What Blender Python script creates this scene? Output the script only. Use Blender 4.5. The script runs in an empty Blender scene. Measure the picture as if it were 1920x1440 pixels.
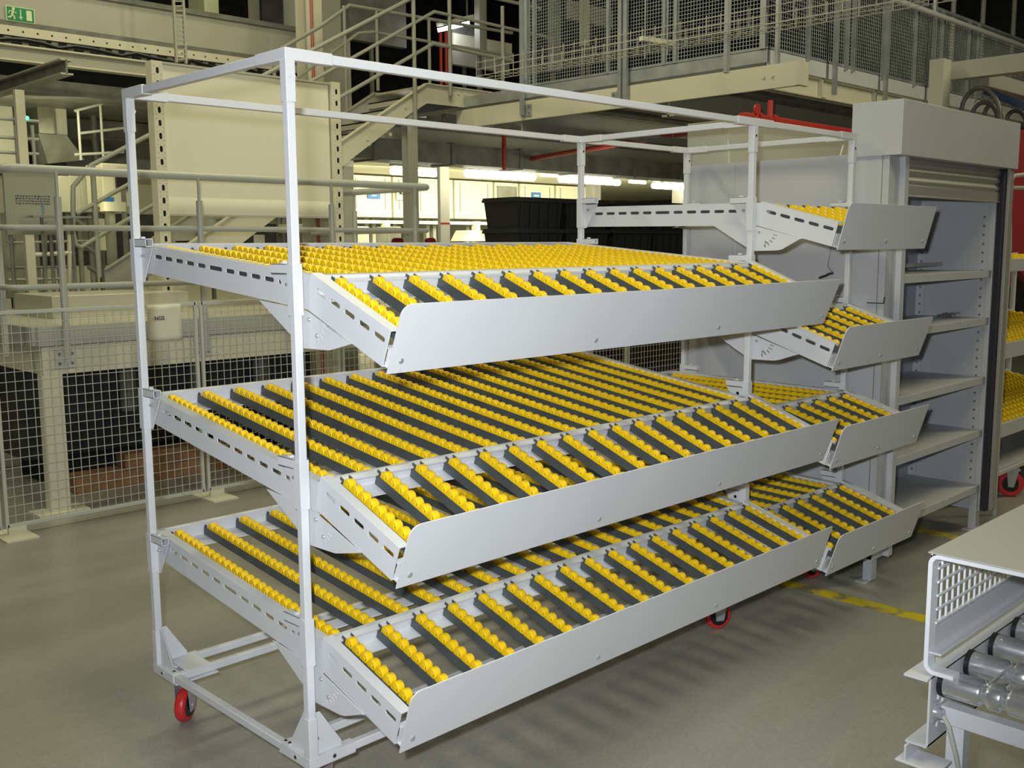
import bpy, math, random
from mathutils import Vector, Matrix
from mathutils.geometry import tessellate_polygon
random.seed(7)
S = 1.18                       # all numbers below are in survey units; S turns them into metres
sc = bpy.context.scene
COL = sc.collection
V = Vector
# ------------------------------------------------------------------ camera (survey units)
CC = V((-1.36356, -2.12304, 1.49238)); YAW, PITCH, ROLL = [math.radians(a) for a in (45.3552, -7.73302, -.3694)]; FPX = 1912.3
_f = V((math.cos(PITCH)*math.cos(YAW), math.cos(PITCH)*math.sin(YAW), math.sin(PITCH)))
_r = V((math.sin(YAW), -math.cos(YAW), 0)); _u = _r.cross(_f)
_r, _u = math.cos(ROLL)*_r+math.sin(ROLL)*_u, -math.sin(ROLL)*_r+math.cos(ROLL)*_u
def _ray(px, py): return _f+_r*((px-960)/FPX)+_u*((720-py)/FPX)
def _hit(px, py, i, v):
    d = _ray(px, py); return CC+d*((v-CC[i])/d[i])
def PX(px, py, X): return _hit(px, py, 0, X)     # survey: sight line met with a plane of the building grid
def PY(px, py, Y): return _hit(px, py, 1, Y)
def PZ(px, py, Z): return _hit(px, py, 2, Z)
cam = bpy.data.cameras.new('camera'); camo = bpy.data.objects.new('camera', cam); COL.objects.link(camo)
camo.matrix_world = Matrix(((_r.x, _u.x, -_f.x, CC.x*S), (_r.y, _u.y, -_f.y, CC.y*S), (_r.z, _u.z, -_f.z, CC.z*S), (0, 0, 0, 1)))
cam.sensor_fit = 'HORIZONTAL'; cam.sensor_width = 36; cam.lens = FPX/1920*36; cam.clip_start = .02; cam.clip_end = 200
sc.camera = camo

# ------------------------------------------------------------------ materials
def mat(name, col, rough=.5, metal=0., emit=None, es=0., noise=0., nscale=8., bump=0., bscale=60., spec=.5, trans=0., alpha=1.):
    m = bpy.data.materials.new(name); m.use_nodes = True; nt = m.node_tree; b = nt.nodes['Principled BSDF']
    b.inputs['Base Color'].default_value = (*col, 1); b.inputs['Roughness'].default_value = rough; b.inputs['Metallic'].default_value = metal
    b.inputs['Specular IOR Level'].default_value = spec
    if trans: b.inputs['Transmission Weight'].default_value = trans
    if emit: b.inputs['Emission Color'].default_value = (*emit, 1); b.inputs['Emission Strength'].default_value = es
    if noise or bump:
        tc = nt.nodes.new('ShaderNodeTexCoord')
    if noise:
        n = nt.nodes.new('ShaderNodeTexNoise'); n.inputs['Scale'].default_value = nscale; n.inputs['Detail'].default_value = 5
        nt.links.new(tc.outputs['Object'], n.inputs['Vector'])
        r = nt.nodes.new('ShaderNodeValToRGB'); r.color_ramp.elements[0].position = .35; r.color_ramp.elements[1].position = .68
        r.color_ramp.elements[0].color = (*[c*(1-noise) for c in col], 1); r.color_ramp.elements[1].color = (*[min(1, c*(1+noise*.6)) for c in col], 1)
        nt.links.new(n.outputs['Fac'], r.inputs['Fac']); nt.links.new(r.outputs['Color'], b.inputs['Base Color'])
    if bump:
        n2 = nt.nodes.new('ShaderNodeTexNoise'); n2.inputs['Scale'].default_value = bscale
        nt.links.new(tc.outputs['Object'], n2.inputs['Vector'])
        bp = nt.nodes.new('ShaderNodeBump'); bp.inputs['Strength'].default_value = bump; bp.inputs['Distance'].default_value = .002
        nt.links.new(n2.outputs['Fac'], bp.inputs['Height']); nt.links.new(bp.outputs['Normal'], b.inputs['Normal'])
    return m
M = dict(
    white=mat('white_powder_coat', (.66, .675, .70), .38, noise=.03, nscale=3, bump=.15, bscale=180),
    grey=mat('light_grey_powder_coat', (.55, .56, .58), .4, noise=.03, nscale=3, bump=.15, bscale=180),
    yellow=mat('yellow_wheel_plastic', (.88, .58, .008), .38),
    slate=mat('slate_steel_channel', (.085, .10, .105), .45, metal=.25, noise=.15, nscale=14),
    bolt=mat('zinc_bolt', (.55, .57, .6), .3, metal=.6),
    black=mat('black_rubber', (.012, .012, .014), .35),
    hole=mat('dark_opening', (.008, .008, .009), .8),
    red=mat('red_polyurethane', (.62, .03, .03), .35),
    cream=mat('cream_paint', (.70, .67, .53), .5, noise=.03, nscale=2),
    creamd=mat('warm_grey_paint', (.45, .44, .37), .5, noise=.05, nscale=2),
    pipe=mat('grey_green_paint', (.46, .47, .42), .35),
    galv=mat('galvanised_steel', (.50, .53, .55), .42, metal=.55, noise=.2, nscale=5),
    steel=mat('zinc_plated_steel', (.74, .76, .78), .24, metal=.82, noise=.06, nscale=20),
    tread=mat('checker_plate', (.60, .58, .48), .35, metal=.3),
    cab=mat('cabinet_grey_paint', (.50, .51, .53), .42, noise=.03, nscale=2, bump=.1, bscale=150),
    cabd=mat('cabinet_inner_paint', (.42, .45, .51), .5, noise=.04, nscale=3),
    shut=mat('shutter_aluminium', (.42, .40, .36), .35, metal=.3),
    brush=mat('dark_brush_strip', (.02, .02, .035), .8),
    fence=mat('fence_paint', (.56, .57, .53), .45),
    wood=mat('brown_cardboard', (.28, .15, .07), .8, noise=.3, nscale=6),
    paper=mat('white_paper', (.74, .71, .60), .8),
    ink=mat('black_ink', (.01, .01, .01), .8),
    board=mat('white_laminate', (.80, .77, .63), .5),
    dark=mat('dark_machinery', (.035, .036, .035), .6, noise=.4, nscale=5),
    mid=mat('grey_machinery', (.20, .20, .17), .5, noise=.3, nscale=4),
    metalsheet=mat('stainless_sheet', (.42, .41, .33), .3, metal=.8, noise=.2, nscale=3),
    crate=mat('black_tote_plastic', (.012, .012, .013), .55),
    guard=mat('guard_sheet_paint', (.36, .36, .345), .45, bump=.1, bscale=180),
    cbl=mat('dark_blue_plastic', (.015, .035, .10), .5),
    pblue=mat('pale_blue_marker', (.13, .22, .32), .7),
    rail=mat('stair_rail_paint', (.33, .335, .28), .4),
    hose=mat('grey_rubber_hose', (.07, .07, .065), .45),
    blue=mat('blue_sign', (.03, .16, .50), .5),
    green=mat('green_sign', (.0, .26, .10), .5),
    signw=mat('pale_sign', (.80, .85, .55), .5),
    redpaint=mat('red_paint', (.50, .03, .02), .4),
    redcloth=mat('red_fabric', (.24, .008, .018), .8),
    orange=mat('orange_paint', (.5, .16, .05), .5),
    lamp=mat('lit_tube', (1, 1, .9), .5, emit=(1., .98, .80), es=14),
    lampw=mat('lit_cool_tube', (1, 1, 1), .5, emit=(.85, .92, 1.), es=12),
    led=mat('green_led', (0, 1, .4), .5, emit=(.05, 1, .45), es=6),
    tape=None, floor=None)
def floor_mat():
    m = bpy.data.materials.new('polished_concrete'); m.use_nodes = True; nt = m.node_tree; N = nt.nodes; L = nt.links; b = N['Principled BSDF']
    tc = N.new('ShaderNodeTexCoord')
    n = N.new('ShaderNodeTexNoise'); n.inputs['Scale'].default_value = .9; n.inputs['Detail'].default_value = 7; n.inputs['Roughness'].default_value = .6
    mp = N.new('ShaderNodeMapping'); mp.inputs['Rotation'].default_value = (0, 0, .25); mp.inputs['Scale'].default_value = (.6, 2.2, 1)
    L.new(tc.outputs['Object'], mp.inputs['Vector']); L.new(mp.outputs['Vector'], n.inputs['Vector'])
    r = N.new('ShaderNodeValToRGB'); r.color_ramp.elements[0].position = .3; r.color_ramp.elements[1].position = .72
    r.color_ramp.elements[0].color = (.25, .243, .215, 1); r.color_ramp.elements[1].color = (.36, .35, .315, 1)
    L.new(n.outputs['Fac'], r.inputs['Fac'])
    v = N.new('ShaderNodeTexNoise'); v.inputs['Scale'].default_value = 90; v.inputs['Detail'].default_value = 3
    L.new(tc.outputs['Object'], v.inputs['Vector'])
    mx = N.new('ShaderNodeMixRGB'); mx.blend_type = 'OVERLAY'; mx.inputs[0].default_value = .22
    L.new(r.outputs['Color'], mx.inputs[1]); L.new(v.outputs['Fac'], mx.inputs[2]); L.new(mx.outputs[0], b.inputs['Base Color'])
    r2 = N.new('ShaderNodeMapRange'); r2.inputs['To Min'].default_value = .24; r2.inputs['To Max'].default_value = .42
    L.new(n.outputs['Fac'], r2.inputs['Value']); L.new(r2.outputs[0], b.inputs['Roughness'])
    bp = N.new('ShaderNodeBump'); bp.inputs['Strength'].default_value = .06; bp.inputs['Distance'].default_value = .01
    L.new(n.outputs['Fac'], bp.inputs['Height']); L.new(bp.outputs['Normal'], b.inputs['Normal'])
    return m
def tape_mat():
    m = bpy.data.materials.new('worn_yellow_tape'); m.use_nodes = True; nt = m.node_tree; N = nt.nodes; L = nt.links; b = N['Principled BSDF']
    tc = N.new('ShaderNodeTexCoord'); n = N.new('ShaderNodeTexNoise'); n.inputs['Scale'].default_value = 7; n.inputs['Detail'].default_value = 8
    L.new(tc.outputs['Object'], n.inputs['Vector']); r = N.new('ShaderNodeValToRGB'); r.color_ramp.elements[0].position = .40; r.color_ramp.elements[1].position = .50
    r.color_ramp.elements[0].color = (.22, .20, .12, 1); r.color_ramp.elements[1].color = (.58, .47, .01, 1)
    L.new(n.outputs['Fac'], r.inputs['Fac']); L.new(r.outputs['Color'], b.inputs['Base Color']); b.inputs['Roughness'].default_value = .5
    return m
M['floor'] = floor_mat(); M['tape'] = tape_mat()

# ------------------------------------------------------------------ mesh builder
ORG = {}
class MB:
    def __init__(s): s.v = []; s.f = []; s.m = []; s.cm = 0
    def add(s, vs, fs):
        n = len(s.v); s.v += [V(p) for p in vs]; s.f += [tuple(i+n for i in f) for f in fs]; s.m += [s.cm]*len(fs); return s
    def box(s, a, b):
        x0, x1 = sorted((a[0], b[0])); y0, y1 = sorted((a[1], b[1])); z0, z1 = sorted((a[2], b[2]))
        return s.add([(x0, y0, z0), (x1, y0, z0), (x1, y1, z0), (x0, y1, z0), (x0, y0, z1), (x1, y0, z1), (x1, y1, z1), (x0, y1, z1)],
                     [(0, 3, 2, 1), (4, 5, 6, 7), (0, 1, 5, 4), (1, 2, 6, 5), (2, 3, 7, 6), (3, 0, 4, 7)])
    def bar(s, p0, p1, w, h=None, up=(0, 0, 1)):          # rectangular bar along p0-p1
        h = h or w; p0, p1 = V(p0), V(p1); d = (p1-p0).normalized(); up = V(up)
        if abs(d.dot(up)) > .95: up = V((0, 1, 0)) if abs(d.y) < .9 else V((1, 0, 0))
        a = d.cross(up).normalized(); b = a.cross(d); vs = []
        for p in (p0, p1):
            for i, j in ((-1, -1), (1, -1), (1, 1), (-1, 1)): vs.append(p+a*(i*w/2)+b*(j*h/2))
        return s.add(vs, [(0, 1, 2, 3), (7, 6, 5, 4), (0, 4, 5, 1), (1, 5, 6, 2), (2, 6, 7, 3), (3, 7, 4, 0)])
    def tube(s, pts, r, seg=12, cap=True):                 # round pipe along a polyline, mitred
        pts = [V(p) for p in pts]; rings = []
        up = None
        for i, p in enumerate(pts):
            d0 = (pts[i]-pts[i-1]).normalized() if i else (pts[1]-pts[0]).normalized()
            d1 = (pts[i+1]-pts[i]).normalized() if i < len(pts)-1 else d0
            t = (d0+d1).normalized() if (d0+d1).length > 1e-6 else d0
            if up is None:
                ref = V((0, 0, 1)) if abs(t.z) < .9 else V((1, 0, 0)); up = t.cross(ref).normalized()
            a = (up-t*up.dot(t)).normalized(); up = a; b = t.cross(a)
            rr = r[i] if isinstance(r, (list, tuple)) else r
            rings.append([p+(a*math.cos(2*math.pi*k/seg)+b*math.sin(2*math.pi*k/seg))*rr for k in range(seg)])
        vs = [q for rg in rings for q in rg]; fs = []
        for i in range(len(rings)-1):
            for k in range(seg):
                k2 = (k+1) % seg; fs.append((i*seg+k, i*seg+k2, (i+1)*seg+k2, (i+1)*seg+k))
        if cap: fs.append(tuple(range(seg-1, -1, -1))); fs.append(tuple((len(rings)-1)*seg+k for k in range(seg)))
        return s.add(vs, fs)
    def prism(s, poly, holes, o, a, b, n, t):              # 2-D outline with holes, in frame (a,b) at o, thickness t along n
        o, a, b, n = V(o), V(a), V(b), V(n).normalized(); loops = [poly]+list(holes)
        flat = [q for l in loops for q in l]
        tri = tessellate_polygon([[V((q[0], q[1], 0)) for q in l] for l in loops]); k = len(flat)
        vs = [o+a*q[0]+b*q[1] for q in flat]; vs += [p+n*t for p in vs]
        fs = [tuple(f) for f in tri]+[tuple(i+k for i in reversed(f)) for f in tri]
        c = 0
        for l in loops:
            m = len(l)
            for i in range(m): j = (i+1) % m; fs.append((c+i, c+j, k+c+j, k+c+i))
            c += m
        return s.add(vs, fs)
    def disc(s, c, n, r, t, seg=16):
        n = V(n).normalized(); return s.tube([V(c), V(c)+n*t], r, seg)
    def lathe(s, c, ax, prof, seg=24):                     # prof: (along axis, radius)
        ax = V(ax).normalized(); c = V(c)
        return s.tube([c+ax*(p[0]+i*1e-6) for i, p in enumerate(prof)], [max(p[1], 1e-4) for p in prof], seg)
    def build(s, name, m, parent=None, org=None, bev=0., smooth=True, ang=35):
        me = bpy.data.meshes.new(name); po = ORG.get(parent.name, V((0, 0, 0))) if parent else V((0, 0, 0))
        if org is None:
            org = po if parent else V((sum(p.x for p in s.v)/len(s.v), sum(p.y for p in s.v)/len(s.v), min(p.z for p in s.v)))
        org = V(org)
        me.from_pydata([(p-org)*S for p in s.v], [], s.f)
        ms = m if isinstance(m, (list, tuple)) else [m]
        for q in ms: me.materials.append(M[q] if isinstance(q, str) else q)
        if len(ms) > 1: me.polygons.foreach_set('material_index', s.m)
        import bmesh
        bm = bmesh.new(); bm.from_mesh(me); bmesh.ops.recalc_face_normals(bm, faces=bm.faces); bm.to_mesh(me); bm.free()
        if smooth:
            me.polygons.foreach_set('use_smooth', [True]*len(me.polygons)); me.set_sharp_from_angle(angle=math.radians(ang))
        o = bpy.data.objects.new(name, me); COL.objects.link(o); o.location = (org-po)*S
        if parent: o.parent = parent
        ORG[o.name] = org
        if bev:
            b = o.modifiers.new('edge', 'BEVEL'); b.width = bev*S; b.segments = 2; b.limit_method = 'ANGLE'; b.angle_limit = .6
        return o
def tag(o, label=None, cat=None, group=None, kind=None):
    if label: o['label'] = label
    if cat: o['category'] = cat
    if group: o['group'] = group
    if kind: o['kind'] = kind
    return o
def thing(name, loc, label, cat, group=None):
    o = bpy.data.objects.new(name, None); o.empty_display_size = .1; COL.objects.link(o); o.location = V(loc)*S; ORG[o.name] = V(loc)
    return tag(o, label, cat, group)
def dup(o, parent, org):
    c = o.copy(); COL.objects.link(c); org = V(org); po = ORG[parent.name] if parent else V((0, 0, 0)); c.parent = parent; c.location = (org-po)*S; ORG[c.name] = org
    return c
def copy_tree(o, org, parent=None):
    c = dup(o, parent, org)
    for ch in list(o.children): copy_tree(ch, V(org)+(ORG[ch.name]-ORG[o.name]), c)
    return c
def slot(cx, cy, L, h, n=5):
    r = h/2; pts = []
    for k in range(n+1): a = -math.pi/2+math.pi*k/n; pts.append((cx+L/2-r+r*math.cos(a), cy+r*math.sin(a)))
    for k in range(n+1): a = math.pi/2+math.pi*k/n; pts.append((cx-L/2+r+r*math.cos(a), cy+r*math.sin(a)))
    return pts
def circ(cx, cy, r, n=10): return [(cx+r*math.cos(2*math.pi*k/n), cy+r*math.sin(2*math.pi*k/n)) for k in range(n)]
def rrect(x0, y0, x1, y1, r=(0, 0, 0, 0), n=6):            # radii: bl, br, tr, tl
    out = []
    for (cx, cy, a0, q) in ((x0, y0, math.pi, r[0]), (x1, y0, 1.5*math.pi, r[1]), (x1, y1, 0, r[2]), (x0, y1, .5*math.pi, r[3])):
        if q <= 0: out.append((cx, cy)); continue
        sx = cx+q if cx == x0 else cx-q; sy = cy+q if cy == y0 else cy-q
        for k in range(n+1): a = a0+.5*math.pi*k/n; out.append((sx+q*math.cos(a), sy+q*math.sin(a)))
    return out
def text(name, body, size, loc, xdir, ydir, m, parent=None):
    c = bpy.data.curves.new(name, 'FONT'); c.body = body; c.size = size*S; c.align_x = 'CENTER'; c.align_y = 'CENTER'; c.extrude = .0005; c.materials.append(M[m])
    o = bpy.data.objects.new(name, c); COL.objects.link(o); x, y = V(xdir).normalized(), V(ydir).normalized(); z = x.cross(y)
    po = ORG[parent.name] if parent else V((0, 0, 0)); p = (V(loc)-po)*S
    o.matrix_local = Matrix(((x.x, y.x, z.x, p.x), (x.y, y.y, z.y, p.y), (x.z, y.z, z.z, p.z), (0, 0, 0, 1)))
    c.offset = .0004*S
    bpy.context.view_layer.update(); me = bpy.data.meshes.new_from_object(o.evaluated_get(bpy.context.evaluated_depsgraph_get()))
    me = me.copy(); me.name = name; k = bpy.data.objects.new(name+'_', me); COL.objects.link(k); k.matrix_local = o.matrix_local.copy(); bpy.data.objects.remove(o); k.name = name
    if parent: k.parent = parent
    ORG[k.name] = V(loc); return k

# ================================================================== FLOOR
tag(MB().box((-14, -14, -.1), (24, 24, 0)).build('floor', 'floor', smooth=False), kind='structure')
for (x, ya, yb, lab) in ((2.56, -2.2, .9, 'worn yellow tape line on the floor beside the empty roller rack'), (3.80, -1.2, .5, 'short yellow floor tape line in front of the grey cabinet')):
    tag(MB().box((x-.042, ya, 0.0005), (x+.042, yb, .0015)).build('floor_tape', 'tape', smooth=False), lab, 'floor marking')

# ================================================================== FLOW RACK
exec_rack = True
D = .85; L1 = 2.0; L2 = 2.77; W = .022; H = 1.95; ZF = .18
rack = thing('flow_rack', (0, 0, 0), 'long white roller rack on red casters with sloping yellow wheel tracks', 'rack')
POSTS = [(0, 0), (0, D), (L1, 0), (L1, D), (L2, 0), (L2, D)]
for (x, y) in POSTS: MB().bar((x, y, .17), (x, y, H-.012), W).build('post', 'white', rack, (x, y, .17), bev=.002)
def beam(a, b, nm='top_beam'): MB().bar(a, b, W).build(nm, 'white', rack, a, bev=.002)
zt = H-.011
for y in (0, D): beam((0, y, zt), (L1, y, zt)); beam((L1, y, zt), (L2, y, zt))
for x in (0, L1, L2): beam((x, 0, zt), (x, D, zt))
for y in (0, .125, .74, D): beam((0, y, ZF), (L2, y, ZF), 'base_beam')
for x in (0, L2): beam((x, 0, ZF), (x, D, ZF), 'base_beam')
J = .0275
for (x, y) in POSTS:                                       # three-way corner sleeves at the top
    b = MB(); b.bar((x, y, H-.12), (x, y, H-.006), J-.0012); sy = 1 if y == 0 else -1
    b.bar((x, y-sy*.0134, zt), (x, y+sy*.12, zt), J)
    if x < L2: b.bar((x-.0128, y, zt), (x+.12, y, zt), J-.0006, J+.0008)
    if x > 0: b.bar((x-.12, y, zt), (x+(.0128 if x == L2 else 0), y, zt), J-.0012, J+.0002)
    b.build('corner_joint', 'white', rack, (x, y, H-.12), bev=.0015)
    c = MB().disc((x, y-J/2, H-.06), (0, -1, 0), .0045, .0012, 10); c.build('screw_hole', 'hole' if x else 'white', rack, (x, y-J/2, H-.06))
    if not x: c = MB().disc((x+J/2, y, H-.06), (1, 0, 0), .006, .005, 12); c.build('bolt', 'white', rack, (x+J/2, y, H-.06))
for (x, y) in POSTS:                                       # foot joints: sleeves, gussets, caster plate
    if x == L1: continue
    b = MB(); sx = 1 if x < L1 else -1; sy = 1 if y == 0 else -1
    b.bar((x, y, .167), (x, y, .30), J-.001); b.bar((x-sx*.0141, y, ZF), (x+sx*.13, y, ZF), J, J+.0008); b.bar((x, y-sy*.0135, ZF), (x, y+sy*.12, ZF), J+.0006, J)
    g = [(0, 0), (.095, 0), (.095, .014), (.03, .115), (0, .115)]
    b.prism(g, [], (x, y, ZF+.012), (sx, 0, 0), (0, 0, 1), (0, 1, 0), .003)
    b.prism(g, [], (x, y, ZF+.012), (0, sy, 0), (0, 0, 1), (1, 0, 0), .003)
    b.box((x-sx*.013, y-sy*.013, ZF-.017), (x+sx*.13, y+sy*.135, ZF-.012))
    if y > 0: b.box((x+sx*.03, y-.125, ZF+.011), (x+sx*.115, y+.0, ZF+.015))
    b.build('foot_joint', 'white', rack, (x, y, .163), bev=.0012)
    for q, nrm in (((x+sx*.06, y-J/2, ZF), (0, -1, 0)), ((x-J/2 if sx > 0 else x+J/2, y+sy*.05, ZF), (-sx, 0, 0)), ((x+sx*.014, y-.004, ZF+.06), (0, -1, 0)), ((x, y+sy*.1, ZF+.0138), (0, 0, 1))):
        b = MB(); b.disc(q, nrm, .0065, .003, 12); b.cm = 1; b.disc(V(q)+V(nrm)*.0031, nrm, .0042, .0006, 12); b.build('bolt', ['bolt', 'hole'], rack, q)
def caster(x, y, ang, R=.054):
    c = V((x, y, R)); a = math.radians(ang); n = V((math.cos(a), math.sin(a), 0)); f = V((-n.y, n.x, 0))
    pv = V((x, y, ZF-.017)); wc = c
    b = MB(); b.disc((x, y, ZF-.035), (0, 0, 1), .034, .018, 20)
    for s_ in (-1, 1):
        b.prism([(-.016, -.016), (.016, -.016), (.035, .09), (-.028, .09)], [], wc+n*(s_*.024)-n*.002, f, (0, 0, 1), n, .004)
    b.box((x-.03, y-.03, ZF-.042), (x+.03, y+.03, ZF-.034))
    o = b.build('caster', 'bolt', rack, pv)
    t = MB(); pr = []
    for k in range(13): q = math.pi*k/12; pr.append((-.0165*math.cos(q), R-.014+.014*math.sin(q)**.6))
    t.lathe(wc, n, [(-.0165, .040)]+pr+[(.0165, .040)], 32); t.build('tyre', 'red', o, wc)
    t = MB(); t.lathe(wc, n, [(-.018, .0), (-.018, .036), (-.014, .041), (.014, .041), (.018, .036), (.018, .0)], 28); t.build('hub', 'black', o, wc)
    t = MB(); t.lathe(wc, n, [(-.029, .0), (-.029, .008), (.029, .008), (.029, .0)], 10); t.build('axle', 'bolt', o, wc)
for cx, cy, an in ((.055, .80, -52), (.06, .06, 10), (1.9, .045, -120), (1.9, .80, -30), (2.71, .09, -115), (2.71, .80, 20)): caster(cx, cy, an)

BAYS = {1: (.03, 1.97), 2: (2.03, 2.74)}
DECKS = [(1, 1.427, .0885), (1, .918, .144), (1, .504, .12), (2, 1.646, .012), (2, 1.235, .02), (2, .862, .012), (2, .450, .035)]
CHUTES = [(1, -.032, 1.430, 22.), (1, -.044, .932, 21.), (1, -.031, .515, 17.5), (2, -.024, 1.650, 14.5), (2, -.034, 1.238, 18.5), (2, -.033, .866, 16.5), (2, -.035, .468, 17.5)]
HR = .085; CL = .345; CLP = .326; CH = .090
# shelf clamps: sleeve, stub tube and plug on the posts
def clamp(x, y, z, sy, sx):
    b = MB(); b.bar((x, y, z-.125), (x, y, z), J)
    t = .0025; w = .012; y0 = y+sy*.013; y1 = y+sy*.088; zc = z-w
    for p in (((x-w, y0, zc-w), (x-w+t, y1, zc+w)), ((x+w-t, y0, zc-w), (x+w, y1, zc+w)), ((x-w, y0, zc-w), (x+w, y1, zc-w+t)), ((x-w, y0, zc+w-t), (x+w, y1, zc+w))): b.box(*p)
    b.prism([(0, -.005), (.075, -.005), (.012, -.105), (0, -.105)], [], (x+sx*.008, y+sy*.012, z-.022), (0, sy, 0), (0, 0, 1), (1, 0, 0), .003)
    b.box((x-.006, y+sy*.045-.006, z), (x+.006, y+sy*.045+.006, z+.006))
    o = b.build('shelf_clamp', 'white', rack, (x, y, z-.125), bev=.0007)
    q = MB(); q.box((x-w+t+.0005, y1-sy*.035, zc-w+t+.0005), (x+w-t-.0005, y1-sy*.034, zc+w-t-.0005)); q.build('tube_shade_plate', 'hole', o, (x, y1-sy*.03, zc))  # black plate set inside the tube as painted shade
    q = MB(); q.disc((x+sx*.008, y+sy*.036, z-.05), (-sx, 0, 0), .007, .005, 6); q.disc((x+sx*.006, y+sy*.036, z-.05), (-sx, 0, 0), .0035, .009, 8); q.build('bolt', 'bolt', o, (x, y+sy*.04, z-.05))
for x, sx in ((0, 1), (L1, -1)):
    for z in (1.452, .972, .564): clamp(x, 0, z, 1, sx)
    for z in (1.519, 1.071, .617): clamp(x, D, z, -1, sx)
clamp(L1, 0, 1.667, 1, 1); clamp(L1, D, 1.692, -1, 1)
for z, z2 in ((1.667, 1.692), (1.262, 1.28), (.89, .905), (.49, .52)): clamp(L2, 0, z, 1, -1); clamp(L2, D, z2, -1, -1)

def c_rail(name, xw, sx, o, a, b, L, h, slots, nm):
    """channel: slotted web at xw, flanges towards sx; o=start(top edge), a=dir along, b=dir down"""
    m = MB(); o, a, b = V(o), V(a), V(b); n = V((sx, 0, 0)); t = .003
    m.prism([(0, 0), (L, 0), (L, h), (0, h)], slots, o, a, b, n, t)
    m.prism([(0, t), (L, t), (L, .0265), (0, .0265)], [], o, a, n, b, t)
    m.prism([(0, t), (L, t), (L, .022), (0, .022)], [], o+b*(h-t), a, n, b, t)
    m.prism([(0, 0), (L, 0), (L, .010), (0, .010)], [], o+n*.0265, a, b, n, t)
    return m.build(nm, 'white', rack, o, ang=30)
def profile_x(pts, x0, x1, o, a, b):
    """profile in the (a,b) plane extruded along x"""
    m = MB(); m.prism(pts, [], V((x0, o[1], o[2])), a, b, (1, 0, 0), x1-x0); return m
TP = .1156
def channel_mesh(m, o, a, b, L):
    """slate U channel: o = start at wheel-axis line, a along, b down (perp). local x centred"""
    o, a, b = V(o), V(a), V(b); x = V((1, 0, 0)); w = .0175
    for s_ in (-1, 1):
        m.prism([(0, -.001), (L, -.001), (L, .0255), (0, .0255)], [], o+x*(s_*w-.0008), a, b, x, .0016)
    m.prism([(0, 0), (L, 0), (L, 2*w), (0, 2*w)], [], o+b*.0242-x*w, a, x, b, .0015)
    for s_ in (-1, 1):                                     # end hooks
        m.prism([(-.006, -.013), (.008, -.013), (.008, .012), (-.006, .012)], [], o+x*(s_*w*.75-.001), a, b, x, .002)
        m.prism([(L-.008, -.006), (L+.004, -.006), (L+.004, .012), (L-.008, .012)], [], o+x*(s_*w*.75-.001), a, b, x, .002)
    m.prism([(0, -w), (.004, -w), (.004, w), (0, w)], [], o+b*.004, a, x, b, .02)
def wheel_mesh(m, c, seg=12):
    m.lathe(c, (1, 0, 0), [(-.0125, .004), (-.0125, .0080), (-.0110, .0088), (-.0122, .0120), (-.0108, .0146), (-.0080, .0158), (.0080, .0158), (.0108, .0146), (.0122, .0120), (.0110, .0088), (.0125, .0080), (.0125, .004)], seg)
wm = MB(); wheel_mesh(wm, (0, 0, 0), 20)
WPITCH = .0325; indiv = 0; rest = MB()
small = MB(); wheel_mesh(small, (0, 0, 0), 14); SV, SF = small.v, small.f
proto_wheel = None
def wheels_on(track, x, o, a, L, n0, pitch, single):
    global indiv, proto_wheel
    n = int((L-2*n0)/pitch)+1
    for k in range(n):
        c = V((x, o[1], o[2]))+V(a)*(n0+k*pitch)
        if single and indiv < 100:
            if proto_wheel is None: proto_wheel = wm.build('yellow_wheel', 'yellow', track, (0, 0, 0)); w = proto_wheel; w.location = (c-ORG[track.name])*S; ORG[w.name] = c
            else: w = dup(proto_wheel, track, c)
            indiv += 1
        else: rest.add([p+c for p in SV], SF)
for (bay, z0, m) in DECKS:                                 # the long decks
    x0, x1 = BAYS[bay]; an = math.atan(m); a = V((0, math.cos(an), math.sin(an))); b = V((0, math.sin(an), -math.cos(an)))
    ys = -.03; o = V((x0, ys, z0+m*ys)); L = .92/math.cos(an)
    sl = []
    cy = .105
    for k in range(11):
        ln = .072 if k == 5 else .046
        sl.append(slot(cy+ln/2, .030, ln, .0115)); cy += ln+.019
    c_rail('', x0, 1, o, a, b, L, HR, sl, 'deck_side_rail')
    c_rail('', x1, -1, V((x1, o.y, o.z)), a, b, L, HR, sl, 'deck_side_rail')
    oo = V((0, ys, z0+m*ys))
    # front cross rail (flat top with a lip), back cross rail with ledge, lower strip
    pf = [(0, .0), (.026, .0), (.026, .010), (.023, .010), (.023, .003), (.003, .003), (.003, .05), (.05, .05), (.05, .053), (0, .053)]
    profile_x(pf, x0+.004, x1-.004, oo-a*.004, a, b).build('deck_cross_rail', 'white', rack, (x0, oo.y, oo.z))
    pb = [(0, 0), (-.016, 0), (-.016, .003), (-.003, .003), (-.003, .047), (-.085, .047), (-.085, .050), (0, .050)]
    profile_x(pb, x0+.004, x1-.004, oo+a*(L+.002), a, b).build('deck_cross_rail', 'white', rack, (x0, oo.y+L, oo.z))
    if z0 in (.504, .918): profile_x([(0, 0), (.045, 0), (.045, .003), (0, .003)], x0+.004, x1-.004, oo+a*.13+b*.05, a, b).build('deck_cross_rail', 'white', rack, (x0, .1, oo.z))
    proto = None; TL = L-.035; to = oo+a*.025+b*.0185
    n = 17 if bay == 1 else 6
    for i in range(n):
        x = (.093+TP*i) if bay == 1 else (x0+.062+.1165*i)
        if proto is None:
            cm = MB(); channel_mesh(cm, V((x, to.y, to.z)), a, b, TL); proto = cm.build('deck_track', 'slate', rack, (x, to.y, to.z)); tr = proto
        else: tr = dup(proto, rack, (x, to.y, to.z))
        wheels_on(tr, x, to-b*.001, a, TL, .022, WPITCH, False)
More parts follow.
